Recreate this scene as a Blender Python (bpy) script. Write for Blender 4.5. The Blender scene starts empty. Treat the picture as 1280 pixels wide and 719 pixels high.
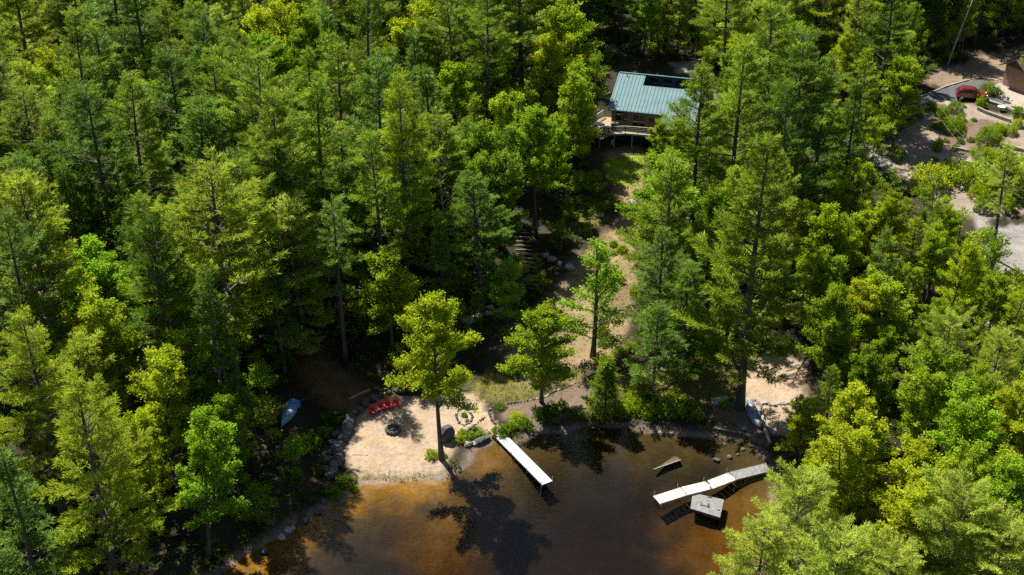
import bpy, bmesh, math, random
import numpy as np
from mathutils import Vector, Matrix
R = math.radians
random.seed(7)
rs = np.random.RandomState(11)
scn = bpy.context.scene
COL = scn.collection

# ------------------------------------------------------------------ camera
CAMZ, PITCH, FPX = 78.0, R(30.0), 1600.0
cam_d = bpy.data.cameras.new('camera'); cam = bpy.data.objects.new('camera', cam_d); COL.objects.link(cam)
cam.location = (0, 0, CAMZ); cam.rotation_euler = (R(90) - PITCH, 0, 0)
cam_d.sensor_width = 36; cam_d.lens = 36 * FPX / 1280; cam_d.clip_end = 6000; cam_d.clip_start = 0.5
scn.camera = cam
SP, CP = math.sin(PITCH), math.cos(PITCH)

def ray(px, py):
    u, v = (px - 640) / FPX, -(py - 359.5) / FPX
    return np.array([u, CP + v * SP, -SP + v * CP])
def at_z(px, py, z):
    d = ray(px, py); t = (z - CAMZ) / d[2]
    return np.array([d[0] * t, d[1] * t, z])
def proj(x, y, z):
    dz = z - CAMZ
    depth = y * CP - dz * SP; up = y * SP + dz * CP
    return 640 + FPX * x / depth, 359.5 - FPX * up / depth

# ------------------------------------------------------------------ terrain function
LAKE_PX = [(-200,1000),(100,800),(275,719),(330,680),(385,648),(432,624),(452,607),(500,605),(553,603),(577,592),(590,577),
           (603,562),(625,552),(650,555),(668,545),(700,540),(735,533),(770,534),(820,541),(870,546),(905,546),(932,553),
           (950,566),(966,590),(962,620),(985,680),(1000,760),(1100,1000)]
LAKE = [tuple(at_z(px, py, 0)[:2]) for px, py in LAKE_PX] + [(90, 20), (200, -320), (-200, -320), (-90, 20)]

def sdist(x, y, poly):
    x = np.asarray(x, float); y = np.asarray(y, float)
    d2 = np.full(x.shape, 1e18); ins = np.zeros(x.shape, bool)
    n = len(poly)
    for i in range(n):
        ax, ay = poly[i]; bx, by = poly[(i + 1) % n]
        ex, ey = bx - ax, by - ay
        t = np.clip(((x - ax) * ex + (y - ay) * ey) / (ex * ex + ey * ey + 1e-12), 0, 1)
        d2 = np.minimum(d2, (x - ax - t * ex) ** 2 + (y - ay - t * ey) ** 2)
        c = ((ay > y) != (by > y))
        with np.errstate(divide='ignore', invalid='ignore'):
            xi = (bx - ax) * (y - ay) / ((by - ay) if by != ay else 1e-12) + ax
        ins ^= c & (x < xi)
    d = np.sqrt(d2)
    return np.where(ins, -d, d)

_ph = np.random.RandomState(3).rand(40) * 6.283
_an = np.random.RandomState(4).rand(40) * 6.283
def noise(x, y, wl, k=0, n=6):
    s = 0
    for i in range(n):
        a = _an[(k * 7 + i) % 40]; f = 6.283 / wl * (0.7 + 0.25 * i)
        s = s + np.sin((x * math.cos(a) + y * math.sin(a)) * f + _ph[(k * 5 + i) % 40])
    return s / math.sqrt(n * 0.5) * 0.5

def height(x, y):
    x = np.asarray(x, float); y = np.asarray(y, float)
    s = sdist(x, y, LAKE)
    sn = s + 0.35 * noise(x, y, 5.0, 1)
    so = np.maximum(sn, 0)
    land = 0.55 * (1 - np.exp(-so / 1.6)) + 0.035 * np.minimum(so, 14) + 0.062 * np.clip(so - 12, 0, 75) + 0.02 * np.clip(so - 87, 0, 200)
    land = land + np.clip(so / 12 - 0.6, 0, 1) * (0.28 * noise(x, y, 14, 2) + 0.10 * noise(x, y, 4, 3))
    si = np.maximum(-sn, 0)
    bed = -(0.11 * np.minimum(si, 3) + 0.13 * np.clip(si - 3, 0, 10) + 0.02 * np.clip(si - 17, 0, 40)) \
          - np.clip(si / 6, 0, 1) * 0.25 * noise(x, y, 13, 4)
    bed = np.minimum(bed, -0.02 * np.clip(si, 0, 3))
    return np.where(sn >= 0, land, bed)
def gh(x, y):
    return float(height(np.array([x]), np.array([y]))[0])
def P(px, py, dz=0.0):
    z = 3.0
    for _ in range(14):
        p = at_z(px, py, z + dz); z = 0.5 * z + 0.5 * gh(p[0], p[1])
    p = at_z(px, py, z + dz)
    return Vector((p[0], p[1], gh(p[0], p[1])))

# ------------------------------------------------------------------ helpers
def link(o): COL.objects.link(o); return o
def tag(o, label=None, cat=None, group=None, kind=None):
    if label: o['label'] = label
    if cat: o['category'] = cat
    if group: o['group'] = group
    if kind: o['kind'] = kind
    return o
def thing(name, label, cat, loc=(0, 0, 0), rotz=0.0, group=None):
    o = link(bpy.data.objects.new(name, None)); o.location = loc; o.rotation_euler = (0, 0, rotz)
    o.empty_display_size = 0.3
    return tag(o, label, cat, group)

class MB:
    def __init__(s): s.v = []; s.f = []
    def add(s, vs, fs):
        b = len(s.v); s.v += [tuple(v) for v in vs]; s.f += [tuple(i + b for i in f) for f in fs]; return s
    def box(s, c, size, rz=0.0, m=None):
        hx, hy, hz = size[0] / 2, size[1] / 2, size[2] / 2
        M = (Matrix.Translation(c) @ Matrix.Rotation(rz, 4, 'Z')) if m is None else m @ Matrix.Translation(c) @ Matrix.Rotation(rz, 4, 'Z')
        vs = [M @ Vector((x * hx, y * hy, z * hz)) for x in (-1, 1) for y in (-1, 1) for z in (-1, 1)]
        return s.add(vs, [(0,1,3,2),(4,6,7,5),(0,4,5,1),(2,3,7,6),(0,2,6,4),(1,5,7,3)])
    def bar(s, a, b, w, h):
        a, b = Vector(a), Vector(b); d = (b - a); L = d.length; d.normalize()
        up = Vector((0, 0, 1)) if abs(d.z) < 0.95 else Vector((0, 1, 0))
        sx = d.cross(up).normalized(); sz = sx.cross(d)
        vs = [q + sx * (i * w / 2) + sz * (j * h / 2) for q in (a, b) for i in (-1, 1) for j in (-1, 1)]
        return s.add(vs, [(0,1,3,2),(4,6,7,5),(0,4,5,1),(2,3,7,6),(0,2,6,4),(1,5,7,3)])
    def tube(s, pts, rad, n=8, cap=True):
        pts = [Vector(p) for p in pts]
        if not hasattr(rad, '__len__'): rad = [rad] * len(pts)
        rings = []
        for i, p in enumerate(pts):
            d = (pts[min(i + 1, len(pts) - 1)] - pts[max(i - 1, 0)]).normalized()
            up = Vector((0, 0, 1)) if abs(d.z) < 0.9 else Vector((1, 0, 0))
            a = d.cross(up).normalized(); b = a.cross(d)
            rings.append([p + (a * math.cos(k * 6.28319 / n) + b * math.sin(k * 6.28319 / n)) * rad[i] for k in range(n)])
        vs = [v for r in rings for v in r]; fs = []
        for i in range(len(pts) - 1):
            for k in range(n):
                fs.append((i * n + k, i * n + (k + 1) % n, (i + 1) * n + (k + 1) % n, (i + 1) * n + k))
        if cap: fs += [tuple(range(n - 1, -1, -1)), tuple(range((len(pts) - 1) * n, len(pts) * n))]
        return s.add(vs, fs)
    def prism(s, poly, z0, z1):
        n = len(poly)
        vs = [(x, y, z0) for x, y in poly] + [(x, y, z1) for x, y in poly]
        fs = [tuple(range(n - 1, -1, -1)), tuple(range(n, 2 * n))] + [(i, (i + 1) % n, n + (i + 1) % n, n + i) for i in range(n)]
        return s.add(vs, fs)
    def mesh(s, name, mat, smooth=False, bevel=0.0):
        me = bpy.data.meshes.new(name); me.from_pydata(s.v, [], s.f)
        bm = bmesh.new(); bm.from_mesh(me); bmesh.ops.recalc_face_normals(bm, faces=bm.faces)
        if bevel > 0:
            bmesh.ops.bevel(bm, geom=[e for e in bm.edges], offset=bevel, segments=1, affect='EDGES')
        bm.to_mesh(me); bm.free()
        if mat: me.materials.append(mat)
        if smooth: me.polygons.foreach_set('use_smooth', [True] * len(me.polygons))
        return me
    def build(s, name, mat, parent=None, smooth=False, bevel=0.0):
        o = link(bpy.data.objects.new(name, s.mesh(name, mat, smooth, bevel)))
        if parent: o.parent = parent
        return o

def np_mesh(name, V, F, mat, attrs=None):
    """F: (n,k) constant-size faces."""
    V = np.asarray(V, np.float32); F = np.asarray(F, np.int32)
    me = bpy.data.meshes.new(name)
    me.vertices.add(len(V)); me.vertices.foreach_set('co', V.ravel())
    me.loops.add(F.size); me.loops.foreach_set('vertex_index', F.ravel())
    me.polygons.add(len(F)); me.polygons.foreach_set('loop_start', np.arange(0, F.size, F.shape[1], dtype=np.int32))
    me.update(calc_edges=True)
    if mat: me.materials.append(mat)
    for nm, (dom, typ, val) in (attrs or {}).items():
        a = me.attributes.new(nm, typ, dom)
        a.data.foreach_set('color' if typ == 'FLOAT_COLOR' else 'value', np.asarray(val, np.float32).ravel())
    return me

# ------------------------------------------------------------------ materials
def mat_new(name):
    m = bpy.data.materials.new(name); m.use_nodes = True
    nt = m.node_tree; nt.nodes.clear()
    return m, nt, nt.nodes, nt.links
def simple(name, col, rough=0.7, var=0.18, scale=3.0, metal=0.0, bump=0.0, spec=0.4, stretch=None, coat=0.0):
    m, nt, N, L = mat_new(name)
    out = N.new('ShaderNodeOutputMaterial'); b = N.new('ShaderNodeBsdfPrincipled'); L.new(b.outputs[0], out.inputs[0])
    b.inputs['Roughness'].default_value = rough; b.inputs['Metallic'].default_value = metal
    b.inputs['Specular IOR Level'].default_value = spec; b.inputs['Coat Weight'].default_value = coat
    tc = N.new('ShaderNodeTexCoord'); mp = N.new('ShaderNodeMapping'); L.new(tc.outputs['Object'], mp.inputs[0])
    if stretch: mp.inputs['Scale'].default_value = stretch
    nz = N.new('ShaderNodeTexNoise'); nz.inputs['Scale'].default_value = scale; nz.inputs['Detail'].default_value = 6
    L.new(mp.outputs[0], nz.inputs['Vector'])
    mr = N.new('ShaderNodeMapRange'); mr.inputs['From Min'].default_value = 0.3; mr.inputs['From Max'].default_value = 0.7
    mr.inputs['To Min'].default_value = 1 - var; mr.inputs['To Max'].default_value = 1 + var
    L.new(nz.outputs['Fac'], mr.inputs['Value'])
    mx = N.new('ShaderNodeVectorMath'); mx.operation = 'SCALE'; mx.inputs[0].default_value = col; L.new(mr.outputs[0], mx.inputs['Scale'])
    L.new(mx.outputs[0], b.inputs['Base Color'])
    if bump > 0:
        bp = N.new('ShaderNodeBump'); bp.inputs['Strength'].default_value = bump; bp.inputs['Distance'].default_value = 0.055
        L.new(nz.outputs['Fac'], bp.inputs['Height']); L.new(bp.outputs[0], b.inputs['Normal'])
    return m

def leaf_mat(name, transl=0.34, rough=0.55, sat=(1.02, 1.2, 0.45)):
    m, nt, N, L = mat_new(name)
    out = N.new('ShaderNodeOutputMaterial')
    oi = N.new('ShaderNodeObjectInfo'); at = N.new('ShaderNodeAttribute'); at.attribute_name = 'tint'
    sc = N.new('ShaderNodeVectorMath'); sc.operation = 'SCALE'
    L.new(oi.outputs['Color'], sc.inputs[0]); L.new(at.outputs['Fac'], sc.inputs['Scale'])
    b = N.new('ShaderNodeBsdfPrincipled'); b.inputs['Roughness'].default_value = rough; b.inputs['Specular IOR Level'].default_value = 0.12
    L.new(sc.outputs[0], b.inputs['Base Color'])
    t = N.new('ShaderNodeBsdfTranslucent'); tm = N.new('ShaderNodeVectorMath'); tm.operation = 'MULTIPLY'; tm.inputs[1].default_value = sat
    L.new(sc.outputs[0], tm.inputs[0]); L.new(tm.outputs[0], t.inputs[0])
    mx = N.new('ShaderNodeMixShader'); mx.inputs[0].default_value = transl
    L.new(b.outputs[0], mx.inputs[1]); L.new(t.outputs[0], mx.inputs[2]); L.new(mx.outputs[0], out.inputs[0])
    return m
M_needle = leaf_mat('pine_needles', 0.30, 0.6)
M_leaf = leaf_mat('broad_leaves', 0.46, 0.55)
M_bark = simple('bark', (0.10, 0.085, 0.07), 0.9, 0.4, 2.0, bump=0.8, stretch=(1, 1, 0.25))
M_deadwood = simple('dead_wood', (0.33, 0.31, 0.29), 0.9, 0.3, 2.0)
M_rock = simple('granite', (0.08, 0.078, 0.077), 0.85, 0.5, 2.2, bump=0.9)
M_rock_pale = simple('pale_granite', (0.29, 0.275, 0.255), 0.85, 0.35, 2.2, bump=0.8)
M_dockwhite = simple('white_decking', (0.45, 0.47, 0.50), 0.6, 0.14, 1.6)
M_dockcream = simple('cream_decking', (0.44, 0.42, 0.39), 0.65, 0.2, 1.6)
M_weather = simple('weathered_planks', (0.20, 0.20, 0.205), 0.85, 0.3, 3.0, stretch=(1, 1, 1))
M_darkwood = simple('dark_timber', (0.10, 0.085, 0.075), 0.85, 0.35, 2.0, bump=0.5)
M_rampwood = simple('sun_bleached_boards', (0.36, 0.29, 0.21), 0.8, 0.2, 3.0)
M_steel = simple('galvanised_pipe', (0.45, 0.46, 0.47), 0.4, 0.1, 4, metal=0.8)
M_black = simple('black_rubber', (0.02, 0.02, 0.022), 0.6, 0.1)
M_red = simple('red_plastic', (0.50, 0.012, 0.018), 0.45, 0.08, spec=0.5)
M_ash = simple('wood_ash', (0.13, 0.12, 0.11), 0.95, 0.5, 6)
M_hull = simple('pale_blue_hull', (0.22, 0.33, 0.44), 0.45, 0.15, 1.5)
M_tarp = simple('blue_tarp', (0.07, 0.22, 0.42), 0.5, 0.25, 3, bump=0.6)
M_greytarp = simple('slate_blue_tarp', (0.20, 0.25, 0.33), 0.38, 0.45, 1.6, bump=0.8)
M_teal = simple('teal_roof_metal', (0.098, 0.190, 0.212), 0.6, 0.14, 0.9, spec=0.25)
M_tealdark = simple('roof_trim_metal', (0.09, 0.20, 0.21), 0.45, 0.07, 0.7)
M_siding = simple('cedar_siding', (0.27, 0.165, 0.105), 0.75, 0.2, 2.0, stretch=(1, 1, 6))
M_slate = simple('dark_slate_siding', (0.035, 0.055, 0.075), 0.6, 0.2, 2)
M_glass = simple('window_glass', (0.015, 0.02, 0.025), 0.06, 0.1, spec=0.8)
M_frame = simple('window_frame_wood', (0.30, 0.20, 0.13), 0.6, 0.1)
M_deckwood = simple('grey_deck_boards', (0.36, 0.34, 0.31), 0.8, 0.2, 3)
M_decktan = simple('tan_deck_boards', (0.29, 0.235, 0.15), 0.8, 0.15, 3)
M_rail = simple('railing_wood', (0.27, 0.25, 0.22), 0.75, 0.15, 3)
M_white = simple('white_plastic', (0.58, 0.58, 0.58), 0.5, 0.06)
M_carpaint = simple('maroon_car_paint', (0.20, 0.008, 0.020), 0.25, 0.05, 1, spec=0.6, coat=0.8)
M_carglass = simple('car_glass', (0.02, 0.024, 0.03), 0.05, 0.1, spec=0.9)
M_rim = simple('wheel_alloy', (0.42, 0.42, 0.43), 0.35, 0.05, metal=0.7)
M_lamp = simple('headlamp_lens', (0.7, 0.7, 0.7), 0.15, 0.05)
M_tail = simple('tail_lamp_lens', (0.45, 0.01, 0.01), 0.2, 0.05)
M_asphalt = simple('asphalt', (0.075, 0.079, 0.09), 0.9, 0.12, 1.2, bump=0.2)
M_conc = simple('concrete', (0.28, 0.265, 0.245), 0.85, 0.12, 1.5)
M_brick = simple('brown_stone_wall', (0.30, 0.20, 0.15), 0.85, 0.35, 3)
M_brownroof = simple('brown_shingles', (0.09, 0.065, 0.055), 0.85, 0.25, 3)
M_awning = simple('red_awning_cloth', (0.60, 0.12, 0.10), 0.7, 0.1)
M_patio = simple('patio_pavers', (0.31, 0.265, 0.22), 0.85, 0.2, 2)
M_log = simple('log_step_wood', (0.15, 0.12, 0.09), 0.85, 0.3, 2)  # wood darkened to stand in for tree shade over the steps
M_wire = simple('cable_sheath', (0.25, 0.25, 0.25), 0.5, 0.05)

# ------------------------------------------------------------------ ground sheet
def poly_px(pts): return [tuple(P(px, py)[:2]) for px, py in pts]
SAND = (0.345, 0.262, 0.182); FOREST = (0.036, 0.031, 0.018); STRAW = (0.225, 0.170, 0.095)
GRASS = (0.19, 0.24, 0.022); DRYGRASS = (0.135, 0.128, 0.034); MULCH = (0.155, 0.112, 0.085); GRAVEL = (0.245, 0.228, 0.218)
DIRT = (0.21, 0.155, 0.105); TANGRAVEL = (0.265, 0.215, 0.170); RUST = (0.14, 0.072, 0.03)
covers = [  # name of its own ground piece (None = plain forest floor), colour, softness, pixel outline
 (None, RUST, 1.2, [(352,425),(385,420),(440,470),(470,495),(440,520),(405,505),(372,470)]),
 ('grass_slope', DRYGRASS, 1.5, [(585,475),(640,462),(690,460),(725,475),(715,488),(690,494),(640,503),(600,500)]),
 ('straw_slope', STRAW, 1.2, [(812,262),(800,320),(795,370),(785,410),(770,450),(735,455),(725,478),(650,480),(628,440),(640,408),(690,372),(715,330),(752,300),(762,282)]),
 (None, DRYGRASS, 1.0, [(700,262),(745,250),(760,275),(720,292)]),
 ('lawn', GRASS, 0.8, [(758,192),(806,186),(806,232),(775,240),(755,215)]),
 (None, DIRT, 0.8, [(762,184),(804,180),(806,192),(764,196)]),
 (None, STRAW, 1.0, [(770,232),(806,228),(812,262),(775,270)]),
 (None, DRYGRASS, 1.0, [(770,468),(830,452),(905,448),(920,470),(912,505),(880,512),(830,515),(785,510)]),
 (None, MULCH, 0.7, [(620,508),(660,502),(720,480),(745,480),(760,510),(700,525),(640,535)]),
 ('beach', SAND, 0.35, [(430,563),(438,540),(452,516),(474,499),(500,496),(537,496),(570,490),(596,492),(608,512),(626,540),(610,548),(600,533),(584,536),(572,546),(568,562),(560,580),(553,606),(500,612),(446,614),(440,590)]),
 (None, DRYGRASS, 0.25, [(452,594),(500,595),(550,592),(551,598),(500,601),(452,600)]),
 ('sandy_terrace', SAND, 0.6, [(934,446),(975,440),(1010,456),(1004,500),(1000,535),(972,545),(950,530),(942,508),(928,500)]),
 (None, MULCH, 0.8, [(885,512),(925,500),(945,508),(958,556),(930,552),(900,545)]),
 ('garden_bed', TANGRAVEL, 1.2, [(1100,205),(1112,175),(1150,150),(1170,126),(1210,130),(1285,150),(1290,262),(1225,275),(1165,255),(1130,225)]),
 (None, MULCH, 0.8, [(1185,150),(1240,150),(1262,165),(1250,200),(1200,196),(1175,172)]),
 (None, DRYGRASS, 0.7, [(1160,132),(1185,132),(1195,150),(1215,158),(1200,165),(1168,160)]),
 ('gravel_road', GRAVEL, 0.6, [(1212,256),(1240,284),(1262,283),(1300,276),(1300,358),(1262,358),(1248,338),(1224,294)]),
 (None, TANGRAVEL, 1.0, [(1245,335),(1300,340),(1300,420),(1240,425),(1228,380)]),
 (None, GRAVEL, 0.6, [(1046,172),(1072,170),(1100,192),(1124,196),(1116,212),(1085,206)]),
 ('dirt_yard', DIRT, 1.2, [(1150,100),(1190,84),(1240,66),(1290,55),(1290,100),(1240,104),(1185,112)]),
 (None, GRAVEL, 0.6, [(838,78),(880,74),(895,90),(846,92)]),
 (None, GRAVEL, 0.6, [(848,118),(900,112),(905,140),(850,140)]),
 (None, SAND, 0.6, [(-20,160),(28,166),(36,190),(-20,186)]),
 (None, DIRT, 1.0, [(1060,395),(1105,382),(1150,395),(1150,425),(1085,430)]),
 (None, GRAVEL, 1.0, [(1150,480),(1260,470),(1290,520),(1250,560),(1160,540)]),
]
COV = [(n, c, s, poly_px(p)) for n, c, s, p in covers]
BEACH = [q for n, c, s, q in COV if n == 'beach'][0]

fx = np.arange(-92, 100.01, 0.48); fy = np.arange(72, 262.01, 0.48)
def outer(a, b, far, n):
    t = np.linspace(0, 1, n + 1)[1:]
    return b + (far - b) * t ** 2.2
gx = np.concatenate([outer(0, fx[0], -3500, 14)[::-1], fx, outer(0, fx[-1], 3500, 14)])
gy = np.concatenate([outer(0, fy[0], -3200, 14)[::-1], fy, outer(0, fy[-1], 3800, 14)])
GX, GY = np.meshgrid(gx, gy)
GZ = height(GX, GY)
GZ = np.where(GY > 262, np.minimum(GZ, 9.0 + 0.004 * (GY - 262)), GZ)
BC = np.empty(GX.shape + (4,)); BC[..., 3] = 1
SD = sdist(GX, GY, LAKE) + 0.35 * noise(GX, GY, 5.0, 1)
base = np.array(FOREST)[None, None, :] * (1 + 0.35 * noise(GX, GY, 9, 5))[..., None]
# drowned sand, gravel and dark muck; deep water's dimming partly put into the colour
w = np.clip((-SD - 2.5) / 5 + 0.3 * noise(GX, GY, 9, 6), 0, 1)[..., None]
OLIVEBED = np.array((0.042, 0.030, 0.009)); AMBER = np.array((0.20, 0.105, 0.016)); DIMMED_MUCK = np.array((0.017, 0.017, 0.018))
bedc = OLIVEBED * (1 - w) + DIMMED_MUCK * w
for bx_, by_, br_, bk_ in ((455,614,2.3,1.0),(500,609,2.3,1.0),(540,608,2.0,1.0),(562,672,4.2,0.4),(345,683,2.6,1.0),(395,650,2.4,1.0),(300,705,3.0,1.0),(430,630,2.2,1.0),(370,668,2.4,1.0),(605,575,2.4,0.5),(890,660,4.5,0.28),(905,695,5,0.35),(935,625,3,0.2)):
    q_ = at_z(bx_, by_, -0.5); rr_ = np.hypot(GX - q_[0], (GY - q_[1]) * 0.9) / br_ + 0.3 * noise(GX, GY, 5, 7)
    k_ = np.clip(1.5 - rr_, 0, 1)[..., None] * bk_
    bedc = bedc * (1 - k_) + AMBER * k_
bedc = bedc * (1 + 0.12 * noise(GX, GY, 3.0, 11) + 0.08 * noise(GX, GY, 1.4, 12))[..., None]
land = base
piece = np.zeros(GX.shape, int)
names = ['forest_floor', 'lake_bed']
for n, c, s, q in COV:
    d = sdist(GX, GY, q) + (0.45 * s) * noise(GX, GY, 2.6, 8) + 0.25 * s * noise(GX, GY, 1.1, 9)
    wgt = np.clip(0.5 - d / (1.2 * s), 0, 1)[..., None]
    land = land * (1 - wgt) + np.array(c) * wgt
    if n:
        if n not in names: names.append(n)
        piece[sdist(GX, GY, q) < 0] = names.index(n)
# rim of gravel along the shore
rim = np.clip(1 - np.abs(SD - 0.25) / 0.9, 0, 1)[..., None] * 0.75
land = land * (1 - rim) + np.array((0.24, 0.18, 0.15)) * rim
wet = np.clip(0.5 - SD / 0.5, 0, 1)[..., None]
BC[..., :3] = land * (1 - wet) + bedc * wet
piece[SD < -0.1] = 1

def ground_material():
    m, nt, N, L = mat_new('ground_cover')
    out = N.new('ShaderNodeOutputMaterial'); b = N.new('ShaderNodeBsdfPrincipled'); L.new(b.outputs[0], out.inputs[0])
    b.inputs['Roughness'].default_value = 0.95; b.inputs['Specular IOR Level'].default_value = 0.15
    at = N.new('ShaderNodeAttribute'); at.attribute_name = 'cover'
    tc = N.new('ShaderNodeTexCoord')
    def nz(scale, det, lo, hi, rough=0.6):
        n = N.new('ShaderNodeTexNoise'); n.inputs['Scale'].default_value = scale; n.inputs['Detail'].default_value = det; n.inputs['Roughness'].default_value = rough
        L.new(tc.outputs['Object'], n.inputs['Vector'])
        r = N.new('ShaderNodeMapRange'); r.inputs['From Min'].default_value = 0.28; r.inputs['From Max'].default_value = 0.72
        r.inputs['To Min'].default_value = lo; r.inputs['To Max'].default_value = hi; L.new(n.outputs['Fac'], r.inputs['Value'])
        return n, r
    n1, r1 = nz(0.35, 5, 0.78, 1.2); n2, r2 = nz(2.6, 8, 0.68, 1.3, 0.72); n3, r3 = nz(0.9, 3, 0.0, 1.0)
    mu = N.new('ShaderNodeMath'); mu.operation = 'MULTIPLY'; L.new(r1.outputs[0], mu.inputs[0]); L.new(r2.outputs[0], mu.inputs[1])
    sc = N.new('ShaderNodeVectorMath'); sc.operation = 'SCALE'; L.new(at.outputs['Color'], sc.inputs[0]); L.new(mu.outputs[0], sc.inputs['Scale'])
    hs = N.new('ShaderNodeHueSaturation')
    r4 = N.new('ShaderNodeMapRange'); r4.inputs['To Min'].default_value = 0.8; r4.inputs['To Max'].default_value = 1.2
    L.new(r3.outputs[0], r4.inputs['Value']); L.new(r4.outputs[0], hs.inputs['Saturation']); L.new(sc.outputs[0], hs.inputs['Color'])
    L.new(hs.outputs[0], b.inputs['Base Color'])
    bp = N.new('ShaderNodeBump'); bp.inputs['Strength'].default_value = 0.7; bp.inputs['Distance'].default_value = 0.12
    n5, r5 = nz(1.3, 2, 0.0, 1.0); ad = N.new('ShaderNodeMath'); ad.operation = 'ADD'; L.new(n2.outputs['Fac'], ad.inputs[0]); L.new(n5.outputs['Fac'], ad.inputs[1])
    L.new(ad.outputs[0], bp.inputs['Height']); L.new(bp.outputs[0], b.inputs['Normal'])
    return m
M_ground = ground_material()
nyy, nxx = GX.shape
idx = np.arange(nxx * nyy).reshape(nyy, nxx)
quads = np.stack([idx[:-1, :-1], idx[:-1, 1:], idx[1:, 1:], idx[1:, :-1]], -1).reshape(-1, 4)
fp = piece[:-1, :-1].reshape(-1)
VV = np.stack([GX, GY, GZ], -1).reshape(-1, 3); CC = BC.reshape(-1, 4)
for k, n in enumerate(names):
    q = quads[fp == k]
    if not len(q): continue
    used, inv = np.unique(q, return_inverse=True)
    me = np_mesh(n, VV[used], inv.reshape(-1, 4), M_ground, {'cover': ('POINT', 'FLOAT_COLOR', CC[used])})
    me.polygons.foreach_set('use_smooth', np.ones(len(me.polygons), bool))
    tag(link(bpy.data.objects.new(n, me)), kind='structure')

# ------------------------------------------------------------------ lake water: a clear tea-coloured body under a rippled surface
def water_material():
    m, nt, N, L = mat_new('lake_water')
    out = N.new('ShaderNodeOutputMaterial')
    tr = N.new('ShaderNodeBsdfTransparent'); gl = N.new('ShaderNodeBsdfGlossy'); gl.inputs['Roughness'].default_value = 0.09
    fr = N.new('ShaderNodeFresnel'); fr.inputs['IOR'].default_value = 1.33
    tc = N.new('ShaderNodeTexCoord'); mp = N.new('ShaderNodeMapping'); mp.inputs['Scale'].default_value = (1.0, 1.7, 1)
    L.new(tc.outputs['Object'], mp.inputs[0])
    nz = N.new('ShaderNodeTexNoise'); nz.inputs['Scale'].default_value = 1.6; nz.inputs['Detail'].default_value = 4; L.new(mp.outputs[0], nz.inputs['Vector'])
    bp = N.new('ShaderNodeBump'); bp.inputs['Strength'].default_value = 0.5; bp.inputs['Distance'].default_value = 0.08
    L.new(nz.outputs['Fac'], bp.inputs['Height']); L.new(bp.outputs[0], gl.inputs['Normal']); L.new(bp.outputs[0], fr.inputs['Normal'])
    mx = N.new('ShaderNodeMixShader'); L.new(fr.outputs[0], mx.inputs[0]); L.new(tr.outputs[0], mx.inputs[1]); L.new(gl.outputs[0], mx.inputs[2])
    L.new(mx.outputs[0], out.inputs['Surface'])
    va = N.new('ShaderNodeVolumeAbsorption'); va.inputs['Color'].default_value = (0.60, 0.45, 0.15, 1); va.inputs['Density'].default_value = 0.62
    L.new(va.outputs[0], out.inputs['Volume'])
    return m
w_ = MB().box((0, -100, -6.0), (520, 450, 12.0)).build('lake_water', water_material())
tag(w_, kind='structure')

# ------------------------------------------------------------------ foliage
UP = np.array([0, 0, 1.0])
def norm(a): return a / (np.linalg.norm(a, axis=-1, keepdims=True) + 1e-9)
def kites(Pt, D, Ln, Wd, tint, rng, upb=0.6):
    n = len(Pt)
    nn = norm(rng.normal(0, 1, (n, 3)) + UP * upb * 2)
    W = norm(np.cross(D, nn)) * Wd[:, None]
    D = D * Ln[:, None]
    V = np.stack([Pt, Pt + D * 0.5 + W, Pt + D, Pt + D * 0.5 - W], 1).reshape(-1, 3)
    F = np.arange(n * 4).reshape(-1, 4)
    return V, F, tint
def expand(T, k, spread, ln, wd, rng, upb, jit):
    """T: list of (p, d, tint). k kites around each."""
    Pt = np.repeat(np.array([t[0] for t in T]), k, 0); D = np.repeat(np.array([t[1] for t in T]), k, 0)
    ti = np.repeat(np.array([t[2] for t in T]), k)
    n = len(Pt)
    D = norm(D + rng.normal(0, spread, (n, 3)))
    Pt = Pt + rng.normal(0, jit, (n, 3))
    Ln = ln * rng.uniform(0.65, 1.3, n); Wd = wd * rng.uniform(0.7, 1.3, n)
    return kites(Pt, D, Ln, Wd, ti * rng.uniform(0.78, 1.22, n), rng, upb)
def crown_mesh(name, parts, mat):
    V = []; F = []; T = []; b = 0
    for v, f, t in parts:
        V.append(v); F.append(f + b); T.append(t); b += len(v)
    return np_mesh(name, np.concatenate(V), np.concatenate(F), mat, {'tint': ('FACE', 'FLOAT', np.concatenate(T))})

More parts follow.
